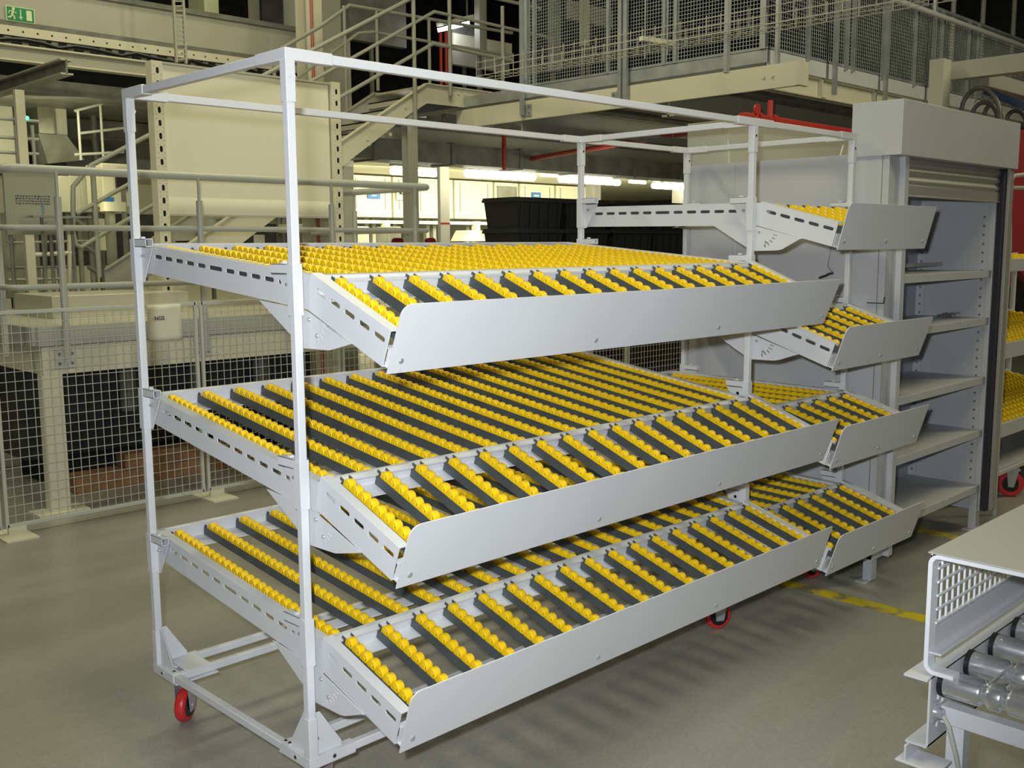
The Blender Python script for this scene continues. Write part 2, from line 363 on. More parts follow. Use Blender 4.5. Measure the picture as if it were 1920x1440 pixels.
for ci, (bay, yb, zb, ang) in enumerate(CHUTES):           # the steeper front chutes
    x0, x1 = BAYS[bay]; an = math.radians(ang); a = V((0, -math.cos(an), -math.sin(an))); b = V((0, math.sin(an), -math.cos(an)))
    o = V((x0, yb, zb)); sl = [slot(.034+.060*k+.02, .030, .043, .0120) for k in range(5)]
    c_rail('', x0, 1, o-V((.0035, 0, 0)), a, b, CLP, CH, sl, 'chute_side_rail')
    c_rail('', x1, -1, V((x1+.0035, o.y, o.z)), a, b, CLP, CH, sl, 'chute_side_rail')
    oo = V((0, yb, zb))
    pf = [(0, .012), (.018, .012), (.018, .018), (.003, .018), (.003, .050), (.055, .050), (.055, .053), (0, .053)]
    profile_x(pf, x0+.004, x1-.004, oo, a, b).build('chute_cross_rail', 'white', rack, (x0, yb, zb))
    pf = [(CLP-.014, .044), (CLP+.002, .044), (CLP+.002, CH-.003), (CL+.003, CH-.003), (CL+.003, CH), (CLP-.001, CH), (CLP-.001, .047), (CLP-.014, .047)]
    profile_x(pf, x0+.004, x1-.004, oo, a, b).build('chute_cross_rail', 'white', rack, (x0, yb-.3, zb-.1))
    # lip plate
    m = MB(); lo = V((x0-.006, yb, zb))+a*(CL+.003)+b*(CH+.006)
    m.prism(rrect(0, 0, x1-x0+.012, .170, (0, .004, .006, .028)), [], lo, (1, 0, 0), -b, a, .003)
    lip = m.build('lip_plate', 'white', rack, lo, bev=.0008)
    xs = (.032, .70, 1.28, 1.918) if bay == 1 else (.032, .36, .68)
    for xx in xs:
        q = lo+V((xx, 0, 0))-b*.030+a*.003; w = MB(); w.lathe(q, a, [(0, .0075), (.0012, .0072), (.003, .005), (.0034, .0)], 14); w.build('bolt', 'bolt', lip, q)
        q = lo+V((xx+.002, 0, 0))-b*.008+a*.003; w = MB(); w.prism(slot(0, 0, .010, .0035), [], q, V((.7, 0, 0))-b*.7, V((-.7, 0, 0))-b*.7, a, .0006); w.build('slot_mark', 'grey', lip, q)
    # adjusting plates with a fan of holes
    for xp in (x0-.0070, x1+.004):
        pts = [(.205, zb-.073), (.075, zb-.084), (.0, zb-.088), (-.029, zb-.098)]
        e = oo+a*(CL*.60)+b*CH
        pts = [(.205, -.073), (.012, -.088), (-.022, -.095), (e.y, e.z-zb), (e.y+.012, e.z-zb-.003), (-.12, -.178), (-.10, -.182), (.006, -.184), (.07, -.150)]
        hs = []
        for k in range(7):
            an2 = math.radians(-78+k*14)
            for rr in (.060, .070):
                hs.append(circ(-.035-rr*math.cos(an2)*.9+.0, -.108+rr*math.sin(an2)*.55-.022+(k*.0045), .0033, 6))
        hs = [h for h in hs if -.10 < h[0][0] < -.018]
        m = MB(); m.prism(pts, hs[:10], (xp, 0, zb), (0, 1, 0), (0, 0, 1), (1, 0, 0), .003); pl = m.build('chute_bracket', 'white', rack, (xp, 0, zb-.1))
        for (py_, pz_) in ((-.022, -.112), (-.052, -.150)):
            q = V((xp, py_, zb+pz_)); w = MB(); w.lathe(q, (-1, 0, 0), [(0, .006), (.001, .006), (.0035, .004), (.004, 0)], 12); w.build('bolt', 'bolt', pl, q)
    proto = None; TL = CL-.030; to = oo+a*.016+b*.0175; n = 17 if bay == 1 else 6
    for i in range(n):
        x = (.093+TP*i) if bay == 1 else (x0+.062+.1165*i)
        if proto is None:
            cm = MB(); channel_mesh(cm, V((x, to.y, to.z)), a, b, TL); proto = cm.build('chute_track', 'slate', rack, (x, to.y, to.z)); tr = proto
        else: tr = dup(proto, rack, (x, to.y, to.z))
        wheels_on(tr, x, to-b*.001, a, TL, .019, .0325, ci < 3 and i < 4)
ow = rest.build('yellow_wheels', 'yellow', rack, (0, 0, 0)); ow['kind'] = 'stuff'
# cords tied to the rack's top beams
def cord(name, pts, loop_c, lr, label, r=.0022):
    m = MB(); m.tube(pts, r, 6)
    m.tube([loop_c+V((math.cos(2*math.pi*k/18)*lr[0], math.cos(2*math.pi*k/18)*lr[1], math.sin(2*math.pi*k/18)*lr[2])) for k in range(19)], r*1.8, 6)
    tag(m.build(name, 'paper'), label, 'cord')
p0 = PY(1365, 262, .83); p1 = PY(1369, 365, .83)
cord('hanging_cord', [p0, p0.lerp(p1, .5)+V((.003, 0, 0)), p1], p1+V((-.035, 0, -.01)), (.03, .0, .025), 'thin white cord hanging straight down with a small loop at its end')
p0 = PY(1581, 272, .30); p1 = PY(1551, 372, .30)
cord('hanging_cord', [p0, p0.lerp(p1, .5)+V((.004, 0, 0)), p1], p1+V((-.045, 0, -.015)), (.04, .0, .04), 'slanting white cord ending in a large coil above the top small chute', .0028)

# ================================================================== POWERED ROLLER CONVEYOR (near, right)
CY = -1.375; XE = .44
cv = thing('roller_conveyor', (XE, CY, 0), 'grey powered conveyor frame with shiny steel rollers', 'conveyor')
b = MB()                                                   # side channel in elevation
b.prism([(-.005, .565), (2.6, .565), (2.6, .70), (-.005, .70)], [slot(.03, .655, .012, .022), slot(.03, .60, .010, .016)]+[slot(.11+.123*k, .672, .010, .018) for k in range(18)]+[slot(.045+.123*k, .64, .022, .008) for k in range(18)], (XE, CY-.018, 0), (1, 0, 0), (0, 0, 1), (0, 1, 0), .004)
b.box((XE-.022, CY-.018, .697), (XE+2.6, CY+.026, .701)); b.box((XE-.012, CY-.018, .565), (XE+2.6, CY+.022, .569))
b.build('side_frame', 'grey', cv, bev=.001)
b = MB()
b.prism([(-.03, .535), (.3, .535), (.3, .567), (-.03, .567)], [], (XE, CY+.012, 0), (1, 0, 0), (0, 0, 1), (0, 1, 0), .004); b.box((XE-.035, CY-.05, .533), (XE+.03, CY+.03, .537))
b.build('splice_bracket', 'grey', cv, bev=.001)
for k in range(14):
    x = XE+.035+.123*k; z = .682; R = .0250; pr = [(0, .006), (0, R-.002), (.002, R)]
    pr += [(.062, R), (.066, R-.001), (.070, R-.007), (.076, R-.007), (.080, R-.001), (.084, R), (.098, R), (.102, R-.001), (.106, R-.007), (.112, R-.007), (.116, R-.001), (.120, R), (.62, R), (.62, .006)]
    ro = MB(); ro.lathe((x, CY-.030, z), (0, -1, 0), pr, 28); ro = ro.build('roller', 'steel', cv, (x, CY-.03, z))
    e = MB(); e.lathe((x, CY-.022, z), (0, -1, 0), [(0, .004), (0, R+.0012), (.009, R+.0012), (.009, .004)], 24); e.build('end_cap', 'black', ro, (x, CY-.022, z))
b = MB()
for k in range(0, 13):
    y = CY-.030-(.073 if k % 2 == 0 else .109); xa = XE+.035+.123*k; xb = xa+.123
    for s_ in (-1, 1): b.tube([(xa, y, .682+s_*.0195), (xb, y, .682+s_*.0195)], .0022, 6)
b.build('drive_belts', 'pipe', cv)
b = MB(); b.bar((XE+.055, CY-.020, .616), (XE+.055, CY-.66, .616), .03, .034); b.build('cross_member', 'grey', cv, bev=.0015)
b = MB(); b.prism([(-.02, .565), (2.6, .565), (2.6, .70), (-.02, .70)], [], (XE, CY-.665, 0), (1, 0, 0), (0, 0, 1), (0, 1, 0), .004); b.build('side_frame', 'grey', cv, bev=.001)
for (x, y) in ((XE+.065, CY-.045), (XE+.065, CY-.62), (XE+2.2, CY-.05), (XE+2.2, CY-.62)):
    b = MB(); b.box((x-.016, y-.016, .005), (x+.016, y+.016, .60)); b.box((x-.05, y-.03, 0), (x+.05, y+.03, .006)); b.build('leg', 'grey', cv, (x, y, 0), bev=.0015)
b = MB(); b.lathe((XE+.012, CY-.022, .630), (0, -1, 0), [(0, .014), (.004, .014), (.004, .010), (.014, .010), (.014, .0)], 12); b.box((XE-.004, CY-.024, .612), (XE+.016, CY-.018, .65)); b.build('cable_gland', 'bolt', cv)
q = V((XE+.012, CY-.036, .628)); b = MB(); b.tube([q, q+V((.004, -.01, -.02)), q+V((.02, -.02, -.08)), q+V((.06, -.02, -.16)), q+V((.10, -.02, -.26)), q+V((.12, -.02, -.60))], .0045, 8); b.build('cable', 'pipe', cv)
# guard tunnel over the conveyor
gd = thing('conveyor_guard', (XE, CY, .70), 'pale grey tunnel guard with a mesh side over the steel rollers', 'guard')
ZT = .932
b = MB(); b.box((XE-.002, CY-.60, ZT), (XE+2.4, CY+.001, ZT+.003)); b.box((XE+.031, CY-.0015, ZT-.03), (XE+2.29, CY+.001, ZT)); b.build('top_sheet', 'guard', gd, (XE, CY, ZT), bev=.002)
def arch(x):
    o_ = []; i_ = []
    for k in range(7): a_ = math.pi/2*k/6; o_.append((-.020+.020*math.cos(a_), ZT-.020+.020*math.sin(a_))); i_.append((-.020+.012*math.cos(a_), ZT-.020+.012*math.sin(a_)))
    f_o = [(-.020+.020*math.cos(-math.pi/2*k/6), .725-.001+.020*math.sin(-math.pi/2*k/6)) for k in range(6, -1, -1)]
    f_i = [(-.020+.012*math.cos(-math.pi/2*k/6), .725-.001+.012*math.sin(-math.pi/2*k/6)) for k in range(6, -1, -1)]
    poly = [(-.055, .704)]+f_o+o_+[(-.60, ZT), (-.60, ZT-.008)]+list(reversed(i_))+list(reversed(f_i))+[(-.055, .712)]
    m = MB(); m.prism(poly, [], (x, CY, 0), (0, 1, 0), (0, 0, 1), (1, 0, 0), .03); return m
for x in (XE, XE+2.3): arch(x).build('end_frame', 'white', gd, (x, CY, .70), bev=.001)
b = MB(); b.box((XE+.004, CY-.006, .745), (XE+2.3, CY-.002, .795)); b.box((XE+.004, CY-.006, .905), (XE+2.3, CY-.002, ZT-.003)); b.box((XE+.004, CY-.006, .745), (XE+.030, CY-.002, ZT)); b.box((XE+.004, CY-.03, .742), (XE+2.3, CY-.002, .746))
b.build('side_sheet', 'grey', gd, (XE, CY, .74), bev=.0006)
b = MB()
for k in range(84): x = XE+.045+k*.027; b.bar((x, CY-.008, .79), (x, CY-.008, .91), .0036)
for k in range(5): z = .797+k*.026; b.bar((XE+.02, CY-.0115, z), (XE+2.3, CY-.0115, z), .0036)
b.build('mesh_panel', 'white', gd, (XE, CY, .79))
b = MB(); q = V((XE+.028, CY-.022, .701)); b.lathe(q, (0, 0, 1), [(0, .010), (.002, .010), (.0022, .006), (.007, .006), (.007, 0)], 6); b.build('bolt', 'bolt', gd)

# ================================================================== SHELF CABINET WITH ROLLER SHUTTER
CX0, CX1, CF, CB = 2.835, 4.13, -.135, .875
cb = thing('shutter_cabinet', (CX0, CF, 0), 'tall grey shelving cabinet with raised roller shutter and empty shelves', 'cabinet')
b = MB(); b.box((CX0, CF+.032, .11), (CX0+.004, CB, 1.862)); b.box((CX0+.004, CF+.17, .11), (CX0+.006, CB, 1.862)); b.build('side_panel', 'cab', cb, (CX0, 0, .11))
for y in (CF+.165, .62, CB-.003): MB().box((CX0-.005, y, .11), (CX0+.001, y+.006, 1.86)).build('panel_seam', 'cab', cb, (CX0, y, .11))
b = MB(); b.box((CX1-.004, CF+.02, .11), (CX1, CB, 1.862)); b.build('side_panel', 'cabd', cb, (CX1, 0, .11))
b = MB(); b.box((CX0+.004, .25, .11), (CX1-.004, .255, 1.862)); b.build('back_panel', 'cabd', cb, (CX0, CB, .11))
b = MB(); b.box((CX0, CF+.17, 1.862), (CX1, CB, 1.872)); b.build('top_panel', 'cab', cb, (CX0, 0, 1.862))
b = MB(); b.box((CX0-.01, CF-.055, 1.857), (CX1+.02, CF+.17, 2.083)); b.build('shutter_housing', 'cab', cb, (CX0, CF, 1.857), bev=.002)
b = MB(); b.box((CX0, CF, .10), (CX0+.10, CF+.03, 1.857)); b.box((CX0+.10, CF-.022, .10), (CX0+.145, CF+.03, 1.857)); b.build('front_upright', 'cab', cb, (CX0, CF, .1), bev=.002)
b = MB(); b.box((CX0+.10, CF-.024, .10), (CX0+.112, CF-.022, 1.857)); b.build('guide_edge', 'grey', cb, (CX0, CF, .1))
b = MB(); b.box((4.035, CF+.0, .10), (4.05, .249, 1.857)); b.box((4.05, CF, .10), (CX1-.06, CF+.03, 1.857)); b.build('front_upright', 'cab', cb, (CX1, CF, .1), bev=.001)
b = MB(); b.box((CX1-.095, CF-.03, .10), (CX1-.045, CF-.005, 1.857)); b.build('brush_strip', 'brush', cb, (CX1, CF, .1))
b = MB(); b.box((CX1-.05, CF-.045, .10), (CX1+.0, CF+.01, 1.857)); b.build('shutter_guide', 'shut', cb, (CX1, CF, .1), bev=.002)
b = MB()                                                   # rolled-up curtain: curved slats and bottom bar
for k in range(3):
    z1 = 1.857-k*.04; pts = [(CF+.0-.012*math.sin(math.pi*j/6), z1-.04*j/6) for j in range(7)]
    pts2 = [(p[0]+.004, p[1]) for p in reversed(pts)]
    b.prism(pts+pts2, [], (CX0+.14, 0, 0), (0, 1, 0), (0, 0, 1), (1, 0, 0), CX1-CX0-.235)
b.build('shutter_curtain', 'shut', cb, (CX0+.14, CF, 1.74))
b = MB(); b.box((CX0+.14, CF-.012, 1.695), (CX1-.09, CF+.004, 1.74)); b.box((CX0+.14, CF-.018, 1.69), (CX1-.09, CF+.006, 1.696)); b.build('shutter_bottom_bar', 'shut', cb, (CX0+.14, CF, 1.69), bev=.001)
for zt_ in (1.352, 1.112, .808, .532, .238):
    b = MB(); b.box((CX0+.12, CF+.002, zt_-.036), (4.03, CF+.008, zt_)); b.box((CX0+.01, CF+.006, zt_-.006), (4.024, .25, zt_-.001)); b.build('shelf', 'cab', cb, (CX0, CF, zt_-.036), bev=.001)
b = MB(); b.box((CX0+.12, CF+.25, 1.372), (4.024, CF+.256, 1.392)); b.build('shelf_stop', 'shut', cb, (CX0, CF+.25, 1.37))
ya_, yb_ = PX(1845, 600, 4.03).y, PX(1827, 600, 4.03).y
for y in (ya_, .205):
    w_ = yb_-ya_; b = MB(); b.prism([(0, .24), (w_, .24), (w_, 1.68), (0, 1.68)], [slot(w_*.5, .27+.045*k, .014, .014, 3) for k in range(31)], (4.026, y, 0), (0, 1, 0), (0, 0, 1), (1, 0, 0), .003)
    st_ = b.build('slotted_strip', 'cab', cb, (4.03, y, .24)); MB().box((4.0295, y+.004, .245), (4.0345, y+w_-.004, 1.675)).build('slot_shade_strip', 'mid', st_, (4.03, y, .24))  # grey strip added behind the slots to darken them like shade
for (x, y) in ((CX0+.0, CF+.005), (CX1-.12, CF+.005), (CX0, CB-.06), (CX1-.12, CB-.06)):
    b = MB(); b.box((x, y, .004), (x+.055, y+.04, .22)); b.box((x-.045, y+.005, 0), (x+.06, y+.055, .005)); b.build('leg', 'cab', cb, (x, y, 0), bev=.002)
b = MB()
for k in range(3):
    c = PY(1770+8*k, 604, .05); b.tube([V((c.x+.030*math.cos(t*.5)*(1+.1*k), c.y+.035*math.sin(t*.5), 1.120+.004*k+.003*math.sin(t))) for t in range(13)], .003, 6)
tag(b.build('coiled_cable', 'mid'), 'small coil of dark cable lying on the second cabinet shelf', 'cable')
b = MB(); q = PX(1640, 567, CX0); b.box((CX0-.014, q.y-.045, q.z-.004), (CX0-.004, q.y+.03, q.z)); b.tube([(CX0-.009, q.y-.045, q.z), (CX0-.009, q.y-.048, q.z+.025)], .003, 6); b.build('side_hook', 'dark', cb, (CX0, q.y, q.z))
b = MB(); q = PX(1640-92, 517, CX0-.01); b.tube([q+V((0, .03, -.01)), q, q+V((0, -.015, .008)), q+V((0, -.035, .012))], .006, 6); b.tube([q+V((0, -.035, .012)), PX(1552, 500, CX0-.008), PX(1557, 470, CX0-.008), PX(1558, 430, CX0-.008)], .0014, 6); tag(b.build('cable_plug', 'black'), 'small black plug on a thin cable beside the cabinet side panel', 'plug')

# ================================================================== CART AT THE FAR RIGHT
rb = thing('rear_cabinet', (2.83, 1.0, 0), 'beige topped cabinet standing back to back behind the shutter cabinet', 'cabinet')
xq = PY(1364, 270, .885).x; yq = PX(1292, 250, xq).y; zq = PY(1364, 224, .885).z
MB().box((xq+.02, .90, .1), (4.48, yq, 1.88)).build('body', 'cab', rb, (xq, 1.0, .1))
MB().box((xq, .885, 1.88), (4.5, yq+.01, zq)).build('shutter_housing', 'creamd', rb, (xq, 1, 1.88), bev=.002)
for x in (xq+.04, 4.40): MB().box((x, 1.0, 0), (x+.05, 1.05, .1)).build('leg', 'cab', rb, (x, 1.0, 0))
ct = thing('wheel_cart', (4.66, .2, 0), 'grey cart with yellow wheel mats seen beyond the shutter cabinet', 'cart')
cx0, cx1, cy0, cy1 = 4.60, 6.3, .0, .55
for (x, y) in ((cx0, cy0), (cx0, cy1), (cx1, cy0), (cx1, cy1)): MB().bar((x, y, .19), (x, y, 1.42), .03).build('post', 'grey', ct, (x, y, .19), bev=.002)
mats = MB()
for zf, pyb, hh in ((1.40, 480, .07), (.93, 585, .09), (.465, 697, .08), (.21, None, .03)):
    zb_ = PY(1888, pyb, cy1).z if pyb else zf
    for (xa, xb, ya, yb, za, zc_) in ((cx0, cx1, cy0, cy0, zf, zf), (cx0, cx1, cy1, cy1, zb_+.02, zb_+.02), (cx0, cx0, cy0, cy1, zf, zb_), (cx1, cx1, cy0, cy1, zf, zb_)):
        MB().bar((xa, ya, za-hh/2), (xb, yb, zc_-hh/2), .02, hh).build('shelf_frame', 'grey', ct, (xa, ya, za), bev=.002)
    if pyb:
        b = MB(); b.prism([(cy0, zf-.05), (cy1, zb_-.05), (cy1, zb_-.04), (cy0, zf-.04)], [], (cx0+.01, 0, 0), (0, 1, 0), (0, 0, 1), (1, 0, 0), cx1-cx0-.02); b.build('shelf_tray', 'slate', ct, (cx0, cy0, zf))
        for i in range(int((cx1-cx0)/.062)):
            for j in range(11):
                t_ = (j+.5)/11; mats.add([p*1.25+V((cx0+.04+i*.062, cy0+(cy1-cy0)*t_, zf+(zb_-zf)*t_-.005)) for p in SV], SF)
mo = mats.build('yellow_wheels', 'yellow', ct); mo['kind'] = 'stuff'
def plain_caster(p, par, n=V((-.85, -.52, 0)), R=.075):
    c = V((p[0], p[1], R)); b = MB(); b.disc((p[0], p[1], .16), (0, 0, 1), .035, .02, 16); f = V((-n.y, n.x, 0))
    for s_ in (-1, 1): b.prism([(-.016, -.016), (.016, -.016), (.04, .095), (-.03, .095)], [], c+n*(s_*.026), f, (0, 0, 1), n, .004)
    b.prism([(-.06, .08), (.05, .08), (.05, .09), (-.05, .10)], [], c-n*.02, f, (0, 0, 1), n, .04)
    o = b.build('caster', 'bolt', par, (p[0], p[1], .15)); t = MB(); t.lathe(c, n, [(-.018, .046), (-.018, R-.004), (-.012, R), (.012, R), (.018, R-.004), (.018, .046)], 28); t.build('tyre', 'red', o, c)
    t = MB(); t.lathe(c, n, [(-.019, 0), (-.019, .047), (.019, .047), (.019, 0)], 24); t.build('hub', 'black', o, c)
for p in ((4.89, .01), (6.2, .01), (4.7, .52), (6.2, .52)): plain_caster(p, ct)
MB().box((4.58, -.02, .17), (6.32, .57, .19)).build('base_tray', 'grey', ct, (4.6, 0, .17))
b = MB(); pts = [PY(1900, 330, .9), PY(1896, 420, .9), PY(1886, 520, .9), PY(1873, 610, .9)]
b.add([PY(1893, 245, .9), PY(1960, 240, .9), PY(1960, 560, .9), PY(1905, 500, .9), PY(1872, 610, .9), PY(1880, 470, .9), PY(1890, 380, .9)]+[p+V((0, .06, 0)) for p in [PY(1893, 245, .9), PY(1960, 240, .9), PY(1960, 560, .9), PY(1905, 500, .9), PY(1872, 610, .9), PY(1880, 470, .9), PY(1890, 380, .9)]],
      [(0, 1, 2, 3, 4, 5, 6), (13, 12, 11, 10, 9, 8, 7)]+[(i, (i+1) % 7, (i+1) % 7+7, i+7) for i in range(7)])
tag(b.build('red_curtain', 'redcloth', smooth=False), 'dark red hanging curtain behind the cart with yellow wheel mats', 'curtain')
b = MB(); b.tube([PY(1893, 470, -.09), PY(1893, 345, -.09), PY(1900, 330, -.09), PY(1940, 325, -.09)], .012, 10); b.tube([PY(1893, 352, -.09), PY(1950, 352, -.09)], .010, 8); q = PY(1893, 470, -.09); b.tube([q, (q.x, q.y, 0)], .010, 10)
tag(b.build('tube_frame', 'pipe'), 'bent grey tube frame standing just beyond the shutter cabinet', 'frame')

# ================================================================== MESH FENCE
FY = 3.45
def fence_panel(x0, x1, z0, z1, y, m_='fence', px=.0435, pz=.051, wt=.0035, name='mesh_fence', par=None):
    pass
xs_ = [-.42, .39, 1.545, 2.55, 3.55, 4.55, 5.55, 6.55, 7.55]
panels = []
for i in range(len(xs_)-1):
    xa, xb = xs_[i]+.018, xs_[i+1]-.018
    lab = ['mesh fence panel cut by the left edge of the picture', 'mesh fence panel with the NGS paper tied to it', 'mesh fence panel just behind the near corner post of the rack'][i] if i < 3 else None
    fp = thing('fence_panel', (xa, FY, 0), lab or 'grey wire mesh fence panel mostly hidden behind the roller rack', 'fence panel', None if lab else 'fence panels hidden behind the roller rack')
    b = MB(); t = .018
    b.bar((xa, FY, .035), (xa, FY, 1.175), t); b.bar((xb, FY, .035), (xb, FY, 1.175), t); b.bar((xa, FY, 1.166), (xb, FY, 1.166), t, .018); b.bar((xa, FY, .045), (xb, FY, .045), t, .018)
    b.build('frame', 'fence', fp, (xa, FY, 0), bev=.001)
    b = MB(); n = int((xb-xa)/.0435)
    for k in range(1, n): x = xa+(xb-xa)*k/n; b.bar((x, FY-.004, .05), (x, FY-.004, 1.16), .0030)
    for k in range(1, 22): z = .05+1.11*k/22; b.bar((xa, FY-.0072, z), (xb, FY-.0072, z), .0030)
    b.build('mesh', 'fence', fp, (xa, FY, 0), smooth=False)
    if i:
        b = MB(); b.box((xa-.06, FY-.17, 0), (xa+.10, FY+.10, .008)); b.box((xa+.0, FY-.02, .008), (xa+.09, FY+.0, .04))
        for q in (.015, .07): b.disc((xa+q, FY-.02, .024), (0, -1, 0), .006, .004, 8)
        b.build('foot_plate', 'cream', fp, (xa, FY, 0))
b = MB(); pa, pb = PY(275, 575, FY-.012), PY(342, 636, FY-.012); sg = thing('paper_sign', (pa.x, FY-.014, pb.z), 'white paper sheet printed NGS tied to the mesh fence', 'sign')
vs = []; n = 8
for i in range(n+1):
    for j in range(n+1):
        x = pa.x+(pb.x-pa.x)*i/n; z = pb.z+(1.17-pb.z)*j/n; vs.append((x, FY-.014-.004*math.sin(i*1.3)*math.sin(j*.9), z))
fs = [(i*(n+1)+j, (i+1)*(n+1)+j, (i+1)*(n+1)+j+1, i*(n+1)+j+1) for i in range(n) for j in range(n)]
b.add(vs, fs); o_ = b.build('sheet', 'paper', sg); md = o_.modifiers.new('thick', 'SOLIDIFY'); md.thickness = .001
c = PY(299, 597, FY-.02); text('lettering', 'NGS', .031, (c.x, FY-.0205, c.z), (1, 0, 0), (0, 0, 1), 'ink', sg)

# ================================================================== RAISED WALKWAY BEHIND THE FENCE
wk = thing('walkway', (.75, 3.72, 0), 'cream steel walkway platform behind the mesh fence', 'platform')
b = MB(); b.box((.74, 3.72, .79), (4.4, 3.80, .95)); b.box((.742, 3.80, .792), (.82, 5.2, .948)); b.build('edge_beam', 'cream', wk, (.74, 3.72, .79), bev=.002)
b = MB(); b.box((.72, 3.70, .955), (4.4, 3.74, 1.06)); b.box((.70, 3.742, .956), (.72, 5.2, 1.059)); b.build('kick_plate', 'pipe', wk, (.72, 3.7, .95))
b = MB(); b.box((.72, 3.74, 1.04), (4.4, 5.75, 1.06)); b.build('deck', 'tread', wk, (.72, 3.74, 1.04))
for (x, y) in ((.80, 3.76), (3.15, 3.76), (.8, 5.1), (3.15, 5.1)):
    b = MB(); b.box((x-.065, y-.04, .01), (x+.045, y+.04, .79)); b.build('leg', 'cream', wk, (x, y, .0), bev=.002); b = MB(); b.box((x-.15, y-.10, 0), (x+.13, y+.08, .012)); b.build('base_plate', 'cream', wk, (x, y, 0))
def rail_post(x, y, z0, z1, par):
    b = MB(); b.tube([(x, y, z0), (x, y, z1-.145)], .019, 14); b.tube([(x, y, z1-.145), (x, y, z1-.0)], .009, 10); b.build('rail_post', 'pipe', par, (x, y, z0))
wr = thing('guard_rail', (.6, 3.68, .8), 'three bar grey pipe railing along the walkway edge', 'railing')
RZ = (1.918, 1.605, 1.283)
xr = 3.53
def arc(c, r, a0, a1, z, n=6): return [(c[0]+r*math.cos(math.radians(a0+(a1-a0)*k/n)), c[1]+r*math.sin(math.radians(a0+(a1-a0)*k/n)), z) for k in range(n+1)]
for z, rr in zip(RZ, (.0245, .017, .017)):
    b = MB(); b.tube([(.60, 5.2, z)]+arc((.66, 3.74), .06, 180, 270, z)+arc((xr-.05, 3.73), .05, 270, 360, z)+[(xr, 5.2, z)], rr, 14)
    b.build('hand_rail' if z == RZ[0] else 'knee_rail', 'pipe', wr, (.6, 3.68, z))
for x in (.86, 1.70, 2.66, 3.38):
    rail_post(x, 3.665, .86, RZ[0], wr)
    b = MB(); b.box((x-.055, 3.708, .825), (x+.065, 3.716, .935))
    b.cm = 1
    for q in (-.03, .04):
        for r_ in (.85, .905): b.disc((x+q, 3.708, r_), (0, -1, 0), .008, .006, 8)
    b.build('fixing_plate', ['fence', 'mid'], wr, (x, 3.71, .83))
rail_post(.60, 3.86, .9, RZ[0], wr); rail_post(xr, 4.6, 1.06, RZ[0], wr); rail_post(.60, 5.1, 1.06, RZ[0], wr)
b = MB()
for k in range(3): b.box((.95+.12*k, 4.0+.2*k, .06+.035*k), (2.9, 4.10+.2*k, .10+.06*k))
tag(MB().box((1.02, 4.08, .0), (2.3, 4.28, .10)).build('cardboard_bundle', 'wood', bev=.004), 'long brown cardboard bundle on the floor under the walkway', 'cardboard')
tag(MB().box((1.35, 4.12, .10), (2.25, 4.26, .19)).build('cardboard_bundle', 'wood', bev=.004), 'shorter brown cardboard bundle lying on top of the long one', 'cardboard')
dk = thing('conveyor_underframe', (1, 4.5, 0), 'dark machinery cabinet standing under the cream walkway', 'machine')
MB().box((.9, 4.55, .16), (3.05, 5.0, .93)).build('housing', 'dark', dk, (1, 4.5, 0)); MB().box((1.0, 4.6, 0), (2.9, 4.95, .16)).build('base', 'hole', dk, (1, 4.5, 0))
for k in range(3): MB().tube([(1.55+.5*k, 4.47, .42), (1.55+.5*k, 4.47, .79)], .055, 16).build('motor', 'mid', dk, (1.5+.5*k, 4.47, .42))
MB().box((2.02, 4.46, .74), (2.22, 4.52, .79)).build('orange_bracket', 'orange', dk, (2, 4.47, .7))
# grey drums / machine boxes on the walkway, grey box at left
tag(MB().box((1.05, 4.35, 1.06), (1.95, 5.0, 1.20)).build('checker_plate_step', 'tread', bev=.003), 'low checker plate step on the walkway before the stairs', 'step')
tag(MB().box((4.9, 3.9, 0), (5.02, 4.02, 1.04)).build('support_post', 'cream'), 'cream square support post just behind the fence panel', 'post')
tag(MB().box((3.95, 3.95, 0), (4.07, 4.07, .79)).build('support_post', 'cream'), 'short cream post supporting the far end of walkway', 'post')

# ================================================================== WHITE PANEL ON PERFORATED POSTS
wp = thing('white_panel', (1.9, 4.6, 1.06), 'large white panel held between two perforated steel uprights', 'panel')
PYY = 4.6
b = MB(); b.box((1.965, PYY+.02, 1.84), (3.325, PYY+.035, 2.735)); b.build('sheet', 'board', wp, (1.965, PYY, 1.8))
b = MB(); b.prism([(PYY+.02+.035*(1-math.cos(math.pi/2*k/6))*0-(.010*math.sin(math.pi*k/6)), 1.84-.115*k/6) for k in range(7)]+[(PYY+.03, 1.725), (PYY+.035, 1.84)], [], (1.965, 0, 0), (0, 1, 0), (0, 0, 1), (1, 0, 0), 1.36)
b.build('curved_bottom_edge', 'board', wp, (1.965, PYY, 1.7))
MB().box((1.96, PYY+.005, 2.728), (3.33, PYY+.045, 2.742)).build('edge_strip', 'creamd', wp, (1.96, PYY, 2.73)); MB().box((1.96, PYY+.0, 1.712), (3.33, PYY+.05, 1.724)).build('edge_strip', 'creamd', wp, (1.96, PYY, 1.72))
